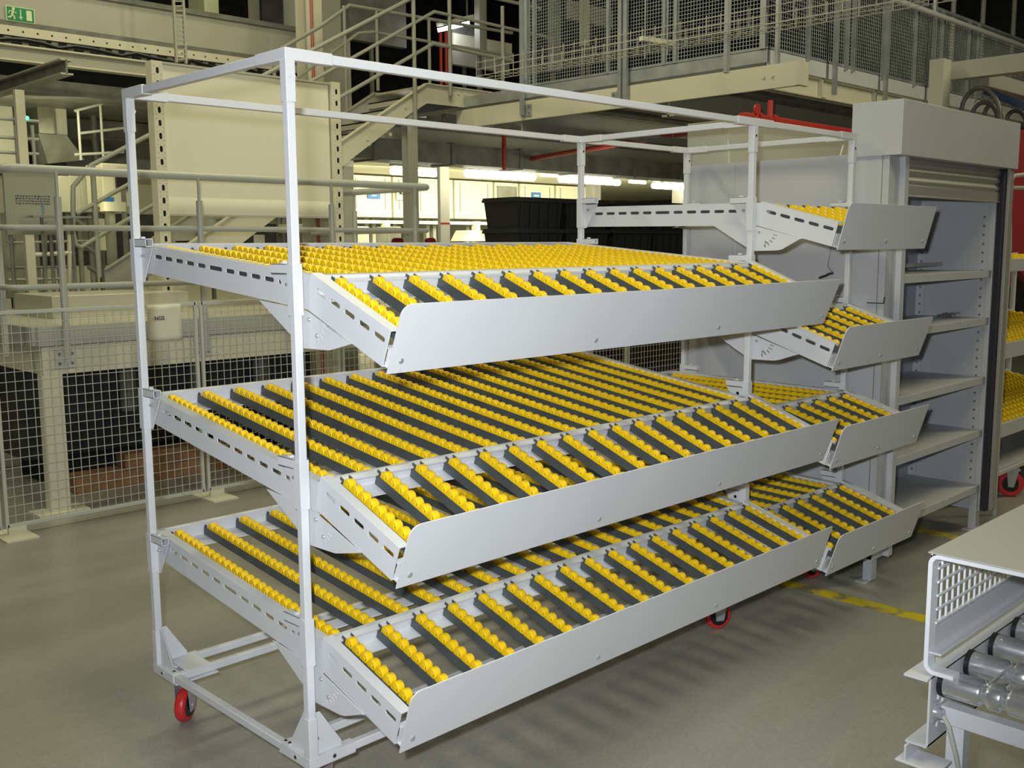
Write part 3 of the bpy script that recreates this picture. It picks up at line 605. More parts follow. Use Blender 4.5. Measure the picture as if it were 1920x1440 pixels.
for (xa, zt_) in ((1.895, 2.74), (3.345, 2.75)):
    w = .07; n = 19; b = MB(); hs = [slot(.035, 1.12+.0865*k, .020, .040, 4) for k in range(n)]
    hs = [[(.035+(q[1]-(1.12+.0865*k))*.5, 1.12+.0865*k+(q[0]-.035)*2.0) for q in slot(.035, 1.12+.0865*k, .020, .040, 4)] for k in range(n)]
    hs = [circ(.035, 1.12+.0865*k, .0, 3) for k in range(0)]+[[(.035+.011*math.cos(2*math.pi*j/12), 1.12+.0865*k+(.010 if math.sin(2*math.pi*j/12) > 0 else -.010)+.011*math.sin(2*math.pi*j/12)) for j in range(12)] for k in range(n)]
    b.prism([(0, 1.06), (w, 1.06), (w, zt_), (0, zt_)], hs, (xa, PYY-.01, 0), (1, 0, 0), (0, 0, 1), (0, 1, 0), .004)
    b.box((xa-.006, PYY-.01, 1.06), (xa, PYY+.08, zt_)); b.box((xa+w, PYY-.006, 1.06), (xa+w+.003, PYY+.08, zt_))
    up = b.build('perforated_upright', 'cream', wp, (xa, PYY, 1.06))
    b = MB(); b.box((xa+.002, PYY+.006, 1.07), (xa+w-.002, PYY+.008, zt_-.01)); b.build('inner_channel', 'dark', up, (xa, PYY, 1.06))
    b = MB()
    for k in range(n):
        for i_ in (.012, .058):
            for j_ in (-.028, .028): b.disc((xa+i_, PYY-.010, 1.12+.0865*k+j_), (0, -1, 0), .0028, .0006, 6)
    b.build('rivet_holes', 'dark', up, (xa, PYY, 1.06))

# ================================================================== STAIR AND LANDING
SY = 6.0
st = thing('steel_stair', (2.2, SY, 1.06), 'cream steel stairs with checker plate treads rising to the mezzanine', 'stairs')
def lin(x, xa, za, xb, zb): return za+(zb-za)*(x-xa)/(xb-xa)
def stringer(y, m_, nm='stringer'):
    bot = lambda x: lin(x, 2.623, 1.10, 5.106, 2.70); top = lambda x: bot(x)+.215
    b = MB(); poly = [(2.45, 1.06), (2.62, 1.06), (5.30, bot(5.30)), (5.62, 2.93), (6.62, 2.93), (6.62, 3.105), (5.46, 3.105), (2.45, 1.30)]
    poly[2] = (5.26, 2.80); poly[3] = (5.48, 2.92)
    b.prism(poly, [], (0, y, 0), (1, 0, 0), (0, 0, 1), (0, 1, 0), .012)
    b.prism([(2.45, 1.30), (5.46, 3.105), (6.62, 3.105), (6.62, 3.115), (5.455, 3.115), (2.45, 1.31)], [], (0, y-.03, 0), (1, 0, 0), (0, 0, 1), (0, 1, 0), .05)
    for q in ((4.9, 2.72), (4.72, 2.52), (5.2, 2.86), (5.0, 2.58), (5.9, 3.06), (6.0, 3.06), (6.5, 3.06), (3.2, 1.75)): b.disc((q[0], y, q[1]), (0, -1, 0), .018, .01, 8)
    b.build(nm, m_, st, (2.45, y, 1.06))
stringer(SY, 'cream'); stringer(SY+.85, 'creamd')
nt_ = 14
for k in range(nt_):
    x = 2.72+k*.205; z = 1.28+k*.131
    b = MB(); b.box((x, SY+.012, z), (x+.21, SY+.85, z+.012)); b.box((x, SY+.012, z-.045), (x+.008, SY+.85, z+.012))
    for i in range(4):
        for j in range(14): b.bar((x+.03+.05*i, SY+.05+.06*j, z+.013), (x+.05+.05*i, SY+.065+.06*j, z+.013), .008, .004)
    b.build('tread', 'tread', st, (x, SY, z))
b = MB(); b.box((5.46, SY+.012, 3.08), (6.62, SY+.85, 3.10)); b.build('landing_plate', 'tread', st, (5.46, SY, 3.08))
b = MB(); b.box((5.235, SY+.014, 1.06), (5.36, SY+.02, 2.85)); b.box((5.235, SY+.11, 1.06), (5.36, SY+.116, 2.85)); b.box((5.29, SY+.02, 0), (5.3, SY+.11, 2.85)); b.box((5.235, SY+.014, 0), (5.36, SY+.02, 1.06)); b.build('support_column', 'creamd', st, (5.3, SY, 0))
b = MB(); b.box((4.40, SY+.02, 0), (4.56, SY+.11, 2.25)); b.build('support_column', 'creamd', st, (4.4, SY, 0))
sr = thing('stair_rail', (2, SY, 1.1), 'near pipe railing of the steel stairs with a looped lower end', 'railing')
def q_(px, py, y): return PY(px, py, y)
YR = SY-.04
t0, t1 = q_(171, 310, YR), q_(604, 84, YR); m0, m1 = q_(143, 401, YR), q_(814, 22, YR); l0, l1 = q_(189, 441, YR), q_(812, 82, YR)
dirn = (t1-t0).normalized(); t2 = t0+dirn*((5.6-t0.x)/dirn.x)
b = MB(); b.tube([t2, t0, t0-dirn*.06+V((0, 0, -.03)), q_(137, 350, YR), q_(137, 435, YR), q_(142, 458, YR), q_(152, 464, YR), l0, l1, q_(960, 114, YR)], .019, 12); b.build('hand_rail', 'rail', sr, t0)
b = MB(); b.tube([m0, m1, q_(1030, 70, YR)], .017, 12); b.build('knee_rail', 'rail', sr, m0)
b = MB(); b.tube([t2, t2+V((1.5, 0, .0))], .019, 12); b.build('hand_rail', 'rail', sr, t2)
for px, pyt, pyb in ((779, 0, 225), (845, -80, 180), (943, 12, 170), (186, 310, 520)):
    a, c = q_(px, pyt, YR), q_(px, pyb, YR); b = MB(); b.tube([(c.x, YR, c.z), (c.x, YR, max(a.z, c.z+.3))], .021, 12); b.build('rail_post', 'rail', sr, (c.x, YR, c.z))
s2 = thing('stair_rail', (2, SY+.9, 1.1), 'far pipe railing of the steel stairs behind the diagonal treads', 'railing'); YF = SY+.89
b = MB(); b.tube([q_(284, 232, YF), q_(600, 50, YF), q_(655, 10, YF), q_(960, 62, YF)], .019, 12); b.build('hand_rail', 'rail', s2, q_(284, 232, YF))
b = MB(); b.tube([q_(440, 232, YF), q_(672, 62, YF), q_(700, 60, YF), q_(960, 105, YF)], .017, 12); b.build('knee_rail', 'rail', s2, q_(600, 110, YF))
for px, pyt, pyb in ((709, 18, 170), (806, 35, 160), (520, 95, 300), (650, 12, 210)):
    a, c = q_(px, pyt, YF), q_(px, pyb, YF); MB().tube([(c.x, YF, c.z), (c.x, YF, a.z)], .019, 12).build('rail_post', 'rail', s2, (c.x, YF, c.z))

# ================================================================== MEZZANINE
mz = thing('mezzanine', (6.0, 2.3, 2.7), 'cream and galvanised steel mezzanine floor above the bins', 'mezzanine')
b = MB(); b.box((5.98, 2.13, 2.715), (6.02, 6.12, 2.90)); b.box((5.96, 2.10, 2.715), (6.10, 2.135, 2.90))
for y in (2.35, 2.43): b.disc((5.98, y, 2.81), (-1, 0, 0), .014, .012, 10)
b.build('edge_beam', 'cream', mz, (6, 2.13, 2.71), bev=.002)
b = MB(); b.box((6.05, 2.46, 2.73), (11.6, 2.475, 2.90)); b.box((6.05, 2.42, 2.73), (11.6, 2.52, 2.742)); b.box((6.05, 2.42, 2.89), (11.6, 2.52, 2.90))
for x in (6.9, 7.9, 8.9): b.box((x, 2.42, 2.73), (x+.015, 2.47, 2.90))
b.build('edge_beam', 'cream', mz, (6.05, 2.46, 2.73))
MB().box((5.98, 2.40, 2.925), (6.0, 6.1, 3.03)).build('deck_edge', 'galv', mz, (6, 2.4, 2.93)); MB().box((6.0, 2.40, 2.90), (14, 2.42, 3.03)).build('deck_edge', 'white', mz, (6, 2.4, 2.93))  # second edge is galvanised too; white stands in for its bright reflections
b = MB(); b.box((6.02, 2.44, 2.90), (14, 8.5, 2.94)); b.build('deck', 'creamd', mz, (6, 2.4, 2.9))
b = MB()
for k in range(26): b.box((6.04, 2.62+k*.25, 2.86), (14, 2.68+k*.25, 2.90))
b.build('deck_ribs', 'mid', mz, (6, 2.4, 2.86))
for y in (3.4, 5.2, 7.4):
    b = MB(); b.box((6.04, y, 2.60), (14, y+.02, 2.86)); b.box((6.04, y-.06, 2.60), (14, y+.08, 2.615)); b.build('floor_joist', 'creamd', mz, (6.04, y, 2.6))
for (x, y) in ((10.2, 2.46), (10.36, 8.0), (12.5, 8.0)):
    b = MB(); b.box((x-.08, y-.08, 0), (x-.068, y+.08, 2.7)); b.box((x+.068, y-.08, 0), (x+.08, y+.08, 2.7)); b.box((x-.07, y-.006, 0), (x+.07, y+.006, 2.7)); b.build('support_column', 'cream', mz, (x, y, 0))
mr = thing('cage_fence', (6, 2.4, 3.03), 'fine wire mesh cage with galvanised posts along the mezzanine edge', 'cage')
b = MB(); zt2 = 4.05
for k in range(88): y = 2.42+k*.0305; b.bar((5.99, y, 3.04), (5.99, y, zt2), .0042)
for k in range(33): z = 3.05+k*.0305; b.bar((5.987, 2.42, z), (5.987, 5.08, z), .0042)
b.build('mesh', 'galv', mr, (5.99, 2.4, 3.04), smooth=False)
b = MB()
for k in range(190): x = 6.0+k*.036; b.bar((x, 2.41, 3.04), (x, 2.41, 3.80), .0042)
for k in range(24): z = 3.05+k*.032; b.bar((6.0, 2.407, z), (12.8, 2.407, z), .0042)
b.build('mesh', 'galv', mr, (5.99, 2.4, 3.04), smooth=False)
for y in (2.44, 3.30, 3.42, 4.05, 4.98, 5.08): MB().bar((5.985, y, 3.03), (5.985, y, zt2), .05 if y > 5 or y < 2.5 else .03).build('mesh_post', 'galv', mr, (5.98, y, 3.03))
for px in (1513, 1585, 1598, 1655, 1714, 1764, 1815, 1832): p = PY(px, 100, 2.40); MB().bar((p.x, 2.39, 3.0), (p.x, 2.39, 3.80), .03).build('mesh_post', 'galv', mr, (p.x, 2.39, 3.0))
MB().box((5.98, 2.40, 3.025), (6.0, 5.1, 3.045)).build('mesh_frame', 'galv', mr, (6, 2.4, 3.03)); MB().box((6.0, 2.40, 3.025), (12.8, 2.415, 3.045)).build('mesh_frame', 'galv', mr, (6, 2.4, 3.03)); MB().box((6.0, 2.395, 3.79), (12.8, 2.42, 3.82)).build('mesh_frame', 'galv', mr, (6, 2.4, 3.8))
gr = thing('guard_rail', (6, 2.3, 2.8), 'galvanised railing posts bolted outside the mezzanine mesh cage', 'railing')
for px, x_ in ((1172, None), (1162, None), (978, None)):
    p = PX(px, 150, 5.93); b = MB(); b.box((5.92, p.y-.02, 2.76), (5.95, p.y+.02, 4.1)); b.build('rail_post', 'galv', gr, (5.93, p.y, 2.76))
for px in (1157, 985):
    p = PX(px, 180, 5.96); b = MB(); b.box((5.965, p.y-.07, 2.75), (5.975, p.y+.07, 2.86)); b.cm = 1
    for i in (-.045, .045):
        for j in (2.775, 2.835): b.disc((5.965, p.y+i, j), (-1, 0, 0), .010, .008, 8)
    b.build('fixing_plate', ['galv', 'mid'], gr, (5.96, p.y, 2.75))
for px in (1363, 1458, 1567, 1663, 1750):
    p = PY(px, 120, 2.33); b = MB(); b.box((p.x-.02, 2.32, 2.76), (p.x+.02, 2.35, 4.12)); b.build('rail_post', 'galv', gr, (p.x, 2.33, 2.76))
a, c = PY(1672, -3, 2.33), PY(1925, 102, 2.33); MB().tube([(6.2, 2.33, a.z), (12.5, 2.33, a.z)], .026, 10).build('hand_rail', 'white', gr, (6.2, 2.33, a.z))  # galvanised rail coloured white in place of its sheen
for px in (1842, 1786, 1900): p = PY(px, 50, 3.2); tag(MB().tube([(p.x, 3.2, 3.0), (p.x, 3.2, 5.6)], .03, 8).build('hanger_rod', 'pipe'), 'thin pale hanger rod beyond the mezzanine handrail, against the dark roof', 'rod', 'hanger rods beyond the mezzanine handrail')
# wire cable tray hung across the front of the mezzanine
wt = thing('cable_tray', (4.6, 3.5, 3.2), 'wire basket cable tray hung on threaded rods before the mesh cage', 'cable tray')
A0, A1 = PX(893, 118, 5.2), PX(1700, -60, 5.2)
A0 = V((5.2, A0.y, A0.z)); A1 = V((5.2, A1.y, A0.z)); b = MB()
zt3 = A0.z
for dx, dz in ((0, 0), (0, -.06), (.0, -.12), (.12, -.12), (.24, -.12), (.24, -.06), (.24, 0)): b.tube([(5.2+dx, A0.y, zt3+dz), (5.2+dx, -1.0, zt3+dz)], .0034, 5)
y = A0.y
while y > -1.0:
    b.tube([(5.2, y, zt3+.02), (5.2, y, zt3-.12), (5.44, y, zt3-.12), (5.44, y, zt3+.02)], .0034, 5); y -= .12
b.build('wire_basket', 'creamd', wt, A0)
for px in (1212, 1254, 988):
    p = PX(px, 100, 5.2); MB().tube([(5.18, p.y, zt3-.22), (5.18, p.y, 5.4)], .007, 6).build('threaded_rod', 'galv', wt, (5.2, p.y, zt3-.2))
p, p2 = PX(1212, 72, 5.15), PX(1258, 85, 5.15); MB().bar((5.12, p.y+.03, p.z), (5.46, p.y-.02, p.z), .04, .035).build('strut_bar', 'cream', wt, p)
# pipes and duct under the mezzanine
sp = tag(MB().tube([(8.4, 8.6, 2.55), (6.6, 3.0, 2.55)], .03, 8).build('sprinkler_pipe', 'redpaint'), 'dark red sprinkler pipe running under the mezzanine floor', 'pipe')
rp = thing('sprinkler_pipe', (6.5, 2, 2.4), 'bright red sprinkler pipe with valve behind the small bay top', 'pipe')
a, c = PY(1392, 222, 2.0), PY(1592, 250, 2.0); b = MB(); b.tube([V((a.x, 2.0, a.z)), V((c.x+.3, 2.0, a.z))], .045, 14); b.build('pipe_run', 'redpaint', rp, a)
for px in (1415, 1445): p = PY(px, 222, 2.0); MB().disc((p.x, 2.0, a.z), (1, 0, 0), .06, .05, 14).build('coupling', 'redpaint', rp, (p.x, 2, a.z))
p = PY(1444, 215, 2.0); MB().tube([(p.x, 2.0, a.z), (p.x, 2.0, PY(1444, 188, 2.0).z)], .02, 10).build('riser', 'redpaint', rp, (p.x, 2, a.z))
p = PY(1425, 212, 1.94); MB().disc((p.x, 1.97, a.z+.07), (0, -1, 0), .04, .012, 14).build('valve_wheel', 'redpaint', rp, (p.x, 1.97, a.z))
MB().tube([(p.x, 1.965, a.z), (p.x, 1.965, a.z+.09)], .009, 8).build('valve_stem', 'redpaint', rp, (p.x, 1.97, a.z))
vd = thing('air_duct', (5.6, 7.2, 2.3), 'long rectangular grey air duct hung below the mezzanine', 'duct')
zt4, zb4 = PY(1000, 283, 6.8).z, PY(1000, 318, 6.8).z
MB().box((5.0, 6.8, zb4), (13.5, 7.15, zt4)).build('duct_run', 'mid', vd, (5.0, 7.2, zb4))
for k in range(8): MB().box((5.4+k*1.1, 6.785, zb4-.015), (5.45+k*1.1, 7.165, zt4+.015)).build('flange', 'mid', vd, (5.4+k*1.1, 7.2, zb4))
p = PY(945, 300, 6.7); tag(MB().tube([(p.x, 6.7, zb4-.04), (p.x, 6.7, 2.9)], .025, 8).build('drop_pipe', 'redpaint'), 'short vertical red pipe dropping in front of the air duct', 'pipe')
b = MB()
for k in range(5): b.tube([(6.2, 3.9+k*.08, 2.50), (13, 3.9+k*.08, 2.50)], .008, 6)
for k in range(30): b.tube([(6.3+k*.22, 3.88, 2.54), (6.3+k*.22, 3.88, 2.5), (6.3+k*.22, 4.24, 2.5), (6.3+k*.22, 4.24, 2.54)], .006, 5)
tag(b.build('cable_tray', 'galv'), 'wire cable tray slung under the mezzanine floor', 'cable tray')

# ================================================================== BLACK TOTES
proto = None; XL = PY(967, 400, 4.24).x
def tote(loc, lab):
    global proto
    if proto is None:
        proto = thing('storage_tote', loc, lab, 'tote', 'stacked black totes behind the rack'); x, y, z = loc
        b = MB(); w, d, h = .30, .21, .27
        b.add([(x-w*.9, y-d*.9, z), (x+w*.9, y-d*.9, z), (x+w*.9, y+d*.9, z), (x-w*.9, y+d*.9, z), (x-w, y-d, z+h), (x+w, y-d, z+h), (x+w, y+d, z+h), (x-w, y+d, z+h)],
              [(0, 3, 2, 1), (4, 5, 6, 7), (0, 1, 5, 4), (1, 2, 6, 5), (2, 3, 7, 6), (3, 0, 4, 7)])
        for k in range(5): xx = x-w*.8+k*w*.4; b.prism([(xx-.008, z+.01), (xx+.008, z+.01), (xx+.008, z+h), (xx-.008, z+h)], [], (0, y-d-.004, 0), (1, 0, 0), (0, 0, 1), (0, 1, 0), .03)
        b.build('tote_body', 'crate', proto, loc)
        b = MB(); b.box((x-w-.012, y-d-.012, z+h-.04), (x+w+.012, y+d+.012, z+h-.015)); b.box((x-w-.006, y-d-.006, z+h-.015), (x+w+.006, y+d+.006, z+h)); b.build('tote_rim', 'crate', proto, loc, bev=.002)
        return proto
    c = copy_tree(proto, loc); c['label'] = lab; return c
stk = [(XL+.31, 4.45, 7), (XL+.95, 4.45, 7), (XL+1.60, 4.42, 7), (XL+2.25, 4.45, 7), (XL+2.90, 4.43, 7), (XL+3.55, 4.45, 7), (XL+4.2, 4.45, 6), (XL+1.3, 5.0, 7)]
xs0 = PY(1020, 420, 4.24).x
for si, (x, y, n) in enumerate(stk):
    for k in range(n):
        if si == 0 or k >= 3 or si in (1, 2):
            pos = ['at the left end of the row', 'second from the left', 'third from the left', 'in the tall middle stack', 'in the tall stack toward the cabinet', 'at the cabinet end of the row', 'in the rear row', 'in the rear row'][si]
            tote((x, y, .01+.272*k), 'stacked black plastic storage totes behind the roller rack')
        else: tote((x, y, .01+.272*k), 'stacked black plastic storage totes behind the roller rack')

# ================================================================== FAR LIT ROOM
FYY = 11.0
cabs = [(655, 735), (737, 775), (777, 850), (852, 925), (927, 972), (975, 1040), (1042, 1100)]
zc0, zc1 = PY(860, 410, FYY).z, PY(860, 338, FYY).z
for i, (a, c) in enumerate(cabs):
    xa, xb = PY(a, 380, FYY).x, PY(c, 380, FYY).x; xc = xa
    mc = thing('machine_cabinet', (xa, FYY, zc0), ['cream machine cabinet with a blue sign, left of the red striped column', 'narrow cream machine cabinet behind the stair support column', 'cream machine cabinet directly behind the red striped column', 'plain cream machine cabinet right of the red striped column', 'cream machine cabinet with a dark grey shutter', 'cream machine cabinet with a blue sign above the black totes', 'cream machine cabinet just behind the rear rack post'][i], 'cabinet')
    MB().box((xa+.01, FYY, zc0), (xb-.01, FYY+.8, zc1)).build('housing', 'cream', mc, (xa, FYY, zc0), bev=.004)
    for xl in (xa+.03, xb-.10): MB().box((xl, FYY+.6, 0), (xl+.07, FYY+.68, zc0)).build('leg', 'creamd', mc, (xl, FYY+.6, 0))
    for k in range(8): q = (xa+.08+k*(xb-xa-.16)/7, FYY, zc0+.05); MB().disc(q, (0, -1, 0), .008, .004, 6).build('rivet', 'mid', mc, q)
    if i == 4: MB().box((xa+.06, FYY-.01, zc0+.15), (xb-.04, FYY, zc1-.06)).build('shutter', 'mid', mc, (xa, FYY, zc0)); b = MB(); b.prism([(0, 0), (-.25, -.22), (-.25, -.24), (0, -.02)], [], (xa+.05, FYY, zc0+.15), (0, 1, 0), (0, 0, 1), (1, 0, 0), xb-xa-.1); b.build('chute', 'creamd', mc, (xa, FYY, zc0))
    else: MB().box((xa+.12, FYY-.008, zc0+.12), (xa+.13, FYY, zc1-.04)).build('seam', 'mid', mc, (xa, FYY, zc0)); MB().box((xb-.14, FYY-.008, zc0+.12), (xb-.13, FYY, zc1-.04)).build('seam', 'mid', mc, (xa, FYY, zc0))
for (a, c, y0, y1, lab) in ((690, 713, 357, 372, 'small blue sign on the cream cabinets left of the stair column'), (998, 1014, 361, 380, 'small blue sign on the cream cabinet above the black totes')):
    pa, pb = PY(a, y1, FYY-.03), PY(c, y0, FYY-.03); sgn = thing('blue_sign', (pa.x, FYY-.03, pa.z), lab, 'sign')
    MB().box((pa.x, FYY-.03, pa.z), (pb.x, FYY-.012, pb.z)).build('plate', 'blue', sgn, pa)
    w_ = pb.x-pa.x; h_ = pb.z-pa.z; b = MB()
    for r_, (u0, u1) in ((.60, (.2, .8)), (.28, (.3, .7))):
        n = 6
        for k in range(n): u = u0+(u1-u0)*k/n; b.box((pa.x+w_*u, FYY-.034, pa.z+h_*r_), (pa.x+w_*(u+(u1-u0)/n*.65), FYY-.03, pa.z+h_*(r_+.16)))
    b.build('lettering', 'paper', sgn, pa)
pa, pb = PY(744, 375, FYY-.05), PY(772, 351, FYY-.05); sgn = thing('paper_sign', (pa.x, FYY-.05, pa.z), 'white MAINTE paper sign on the cream cabinets beside stair column', 'sign')
MB().box((pa.x, FYY-.05, pa.z), (pb.x+.1, FYY-.04, pb.z)).build('sheet', 'paper', sgn, pa); text('lettering', 'MAINTE', .075, ((pa.x+pb.x)/2+.03, FYY-.053, (pa.z+pb.z)/2), (1, 0, 0), (0, 0, 1), 'ink', sgn)
lf = thing('conveyor_line', (7, 10.4, 0), 'cream conveyor frame running below the far machine cabinets', 'conveyor')
p, q = PY(650, 412, 10.4), PY(1100, 424, 10.4); MB().box((p.x, 10.4, q.z), (q.x, 10.6, p.z)).build('beam', 'cream', lf, p)
p, q = PY(850, 455, 9.4), PY(1080, 464, 9.4); MB().box((p.x, 9.4, q.z), (q.x, 9.7, p.z)).build('lower_beam', 'galv', lf, p)
for px in (655, 722, 892, 960, 1047): p = PY(px, 440, 10.35); MB().box((p.x, 10.35, 0), (p.x+.10, 10.45, PY(px, 415, 10.35).z)).build('leg', 'cream', lf, (p.x, 10.35, 0))
for px, w_ in ((868, 40), (912, 55), (985, 40)): a, c = PY(px, 452, 10.0), PY(px+w_, 432, 10.0); b = MB(); b.prism([(a.x, a.z), (c.x, a.z), (c.x-.12, c.z), (a.x+.12, c.z)], [], (0, 10.0, 0), (1, 0, 0), (0, 0, 1), (0, 1, 0), .3); b.build('hopper', 'creamd', lf, a)
for px, w_, lab in ((730, 22, 'dark fronted control box behind the stair support column'), (652, 40, 'low cream machine box beside the far grey column')): a, c = PY(px, 470, 9.6), PY(px+w_, 425, 9.6); tag(MB().box((a.x, 9.6, 0), (c.x, 9.9, c.z)).build('control_box', 'mid' if px == 730 else 'cream', bev=.01), lab, 'machine')
p = PY(835, 400, 8.0); rc = thing('striped_column', (p.x, 8, 0), 'cream steel column with a thin red stripe in the far room', 'column'); MB().box((p.x-.08, 8.0, 0), (p.x+.075, 8.012, 2.62)).build('flange', 'cream', rc, (p.x, 8, 0)); MB().box((p.x-.01, 8.012, 0), (p.x+.01, 8.14, 2.62)).build('web', 'creamd', rc, (p.x, 8, 0)); MB().box((p.x-.083, 7.996, p.z-.13-.01), (p.x+.078, 8.0, p.z-.13+.012)).build('stripe', 'redpaint', rc, (p.x, 8, 0))
for (a, c, lab) in ((738, 757, 'round red chair back, left of the stair support column'), (800, 818, 'round red chair back, right of the stair support column')):
    p, q = PY(a, 466, 6.9), PY(c, 446, 6.9); b = MB(); cx = (p.x+q.x)/2; w_ = (q.x-p.x)/2
    ch = thing('red_chair', (cx, 6.9, 0), lab, 'chair')
    b.prism(rrect(cx-w_, p.z-.12, cx+w_, q.z, (.02, .02, .05, .05)), [], (0, 6.9, 0), (1, 0, 0), (0, 0, 1), (0, 1, 0), .04); b.build('backrest', 'redcloth', ch, (cx, 6.9, p.z)); MB().box((cx-w_, 6.6, p.z-.2), (cx+w_, 6.92, p.z-.14)).build('seat', 'redcloth', ch, (cx, 6.8, p.z-.2)); MB().tube([(cx, 6.76, 0), (cx, 6.76, p.z-.2)], .02, 8).build('pedestal', 'dark', ch, (cx, 6.76, 0)); MB().disc((cx, 6.76, 0), (0, 0, 1), .18, .03, 12).build('base', 'dark', ch, (cx, 6.76, 0))
# lamps of the far room
for i, (a, ya, c, yc, z, r_) in enumerate(((745, 305, 790, 303, 2.50, .05), (735, 321, 815, 320, 2.38, .07), (878, 305, 920, 301, 2.52, .03), (875, 325, 1000, 325, 2.38, .085), (1015, 328, 1045, 327, 2.45, .03), (1050, 336, 1160, 341, 2.38, .07), (1090, 333, 1130, 333, 2.42, .06), (1180, 341, 1210, 340, 2.42, .03), (1225, 348, 1300, 351, 2.40, .075))):
    p, q = PZ(a, ya, z), PZ(c, yc, z); m_ = (p+q)/2; dd = V((1, 0, 0)); hl = max(.25, (q-p).length/2*.8)
    q = PY(c, yc, p.y); q.z = p.z
    fx = thing('strip_light', p, 'glowing fluorescent strip light in the far room, seen below the duct', 'ceiling light', 'strip lights of the far room')
    MB().tube([p, q], r_*.6, 12).build('glowing_tube', 'lamp', fx, p); MB().bar(p+V((0, 0, r_*.8+.02)), q+V((0, 0, r_*.8+.02)), .1, .03).build('housing', 'cream', fx, p)
    MB().tube([p+V((.1, 0, r_*.8+.03)), V((p.x+.1, p.y, 2.62 if z < 2.6 else z+.3))], .008, 6).build('hanger', 'cream', fx, p)
tag(MB().box((5.0, 8.9, 2.62), (22, 16, 2.68)).build('ceiling', 'cream'), kind='structure')
tag(MB().box((3.0, 15.8, 0), (22, 16, 2.68)).build('wall_far', 'cream'), kind='structure')
tag(MB().box((-14, 17, 0), (24, 17.2, 8)).build('wall_back', 'dark'), kind='structure')
tag(MB().box((20, -14, 0), (20.2, 17, 8)).build('wall_right', 'dark'), kind='structure')
tag(MB().box((-14, -14, 7.5), (24, 17.2, 7.7)).build('ceiling', 'dark'), kind='structure')

# ================================================================== UPPER LEFT: PANEL BAND, CHANNEL, BEAMS
YB = 8.0
bd = thing('overhead_conveyor', (0, YB, 3.3), 'high cream panelled conveyor enclosure across the upper left', 'conveyor')
zA, zB = PY(180, -2, YB).z, PY(0, 36, YB).z
MB().box((.5, YB, zB), (5.35, YB+.06, zA)).build('side_panel', 'creamd', bd, (2, YB, zB))
MB().box((.5, YB-.03, zA), (5.35, YB+.10, zA+.05)).build('top_trim', 'mid', bd, (2, YB, zA))
MB().box((.5, YB-.01, zB-.06), (5.35, YB+.05, zB)).build('shadow_strip', 'mid', bd, (2, YB, zB))  # solid strip; the shade under the panel is put into its colour
b = MB(); z1 = zB-.055; z0 = z1-.085; hs = []
for k in range(36): hs.append(circ(.6+k*.13, (z0+z1)/2, .011, 6))
b.prism([(.5, z0), (5.35, z0), (5.35, z1), (.5, z1)], hs, (0, YB-.06, 0), (1, 0, 0), (0, 0, 1), (0, 1, 0), .01); b.build('perforated_channel', 'cream', bd, (2, YB, z0))
b = MB(); b.box((.5, YB+.0, z0-.10), (5.35, YB+.03, z1)); b.build('dark_backing', 'dark', bd, (2, YB, z0))
for k in range(34): x = .6+k*.14+random.uniform(-.02, .02); MB().box((x, YB-.05, z0-.09), (x+.06, YB-.0, z0-.01)).build('drive_box', 'mid', bd, (x, YB, z0))
b = MB(); b.tube([(.5+k*.15, YB-.07, z0-.04+.018*math.sin(k*1.7)+.01*math.sin(k*3.1)) for k in range(33)], .018, 6); b.build('cable_bundle', 'black', bd, (2, YB, z0))
def ibeam(name, p, q, h, w, lab, m_='creamd', fl='cream', up=(0, 0, 1)):
    p, q = V(p), V(q); t = thing(name, p, lab, 'beam'); MB().bar(p, q, .014, h).build('web', m_, t, p)
    for s_ in (-1, 1): MB().bar(p+V((0, 0, s_*h/2)), q+V((0, 0, s_*h/2)), w, .014).build('flange', fl, t, p)
    return t
zc = (PY(0, 83, YB-.3).z+PY(0, 111, YB-.3).z)/2; hh = PY(0, 83, YB-.3).z-PY(0, 111, YB-.3).z
ibeam('steel_beam', (.5, YB-.3, zc), (4.6, YB-.3, zc), hh, .12, 'long grey steel beam running under the high conveyor enclosure')
pe = PY(125, 125, 6.4); ibeam('steel_beam', (pe.x, 6.4, pe.z), (pe.x, 10.5, pe.z), .11, .10, 'grey steel beam end pointing forward at the upper left', 'mid', 'creamd')
tag(MB().box((.4, YB+.2, zc-.25), (4.6, YB+2.6, zc-.12)).build('walkway_soffit', 'mid'), 'dark grey soffit under the overhead conveyor enclosure', 'platform')
ibeam('steel_beam', (1.4, YB+1.9, zc-.37), (4.8, YB+1.9, zc-.37), .2, .12, 'deep set grey beam under the soffit at upper left', 'mid', 'mid')
# exit sign
pa, pb = PY(12, 38, YB-.02), PY(66, 43, YB-.02); ztop = PY(12, 10, YB-.02).z; es = thing('exit_sign', (pa.x, YB-.02, pa.z), 'green emergency exit sign with running figure, arrow and door', 'sign')
x0_, x1_, z0_, z1_ = pa.x, pb.x, pa.z, ztop
MB().box((x0_, YB-.02, z0_), (x1_, YB, z1_)).build('plate', 'signw', es, pa); MB().box((x0_+.008, YB-.023, z0_+.006), (x1_-.008, YB-.02, z1_-.006)).build('green_face', 'green', es, pa)
def sx(u): return x0_+(x1_-x0_)*u
def sz(v): return z0_+(z1_-z0_)*v
b = MB(); yy = YB-.0235
def seg(*p, w=.016): b.tube([(sx(u), yy, sz(v)) for u, v in p], w*.5, 6)
b.disc((sx(.26), yy, sz(.84)), (0, -1, 0), .013, .002, 10); seg((.25, .72), (.20, .42), w=.022); seg((.20, .42), (.28, .30), (.27, .12)); seg((.20, .42), (.14, .25), (.05, .22)); seg((.25, .70), (.33, .55), (.36, .62), w=.010); seg((.24, .70), (.12, .66), (.09, .5), w=.010)
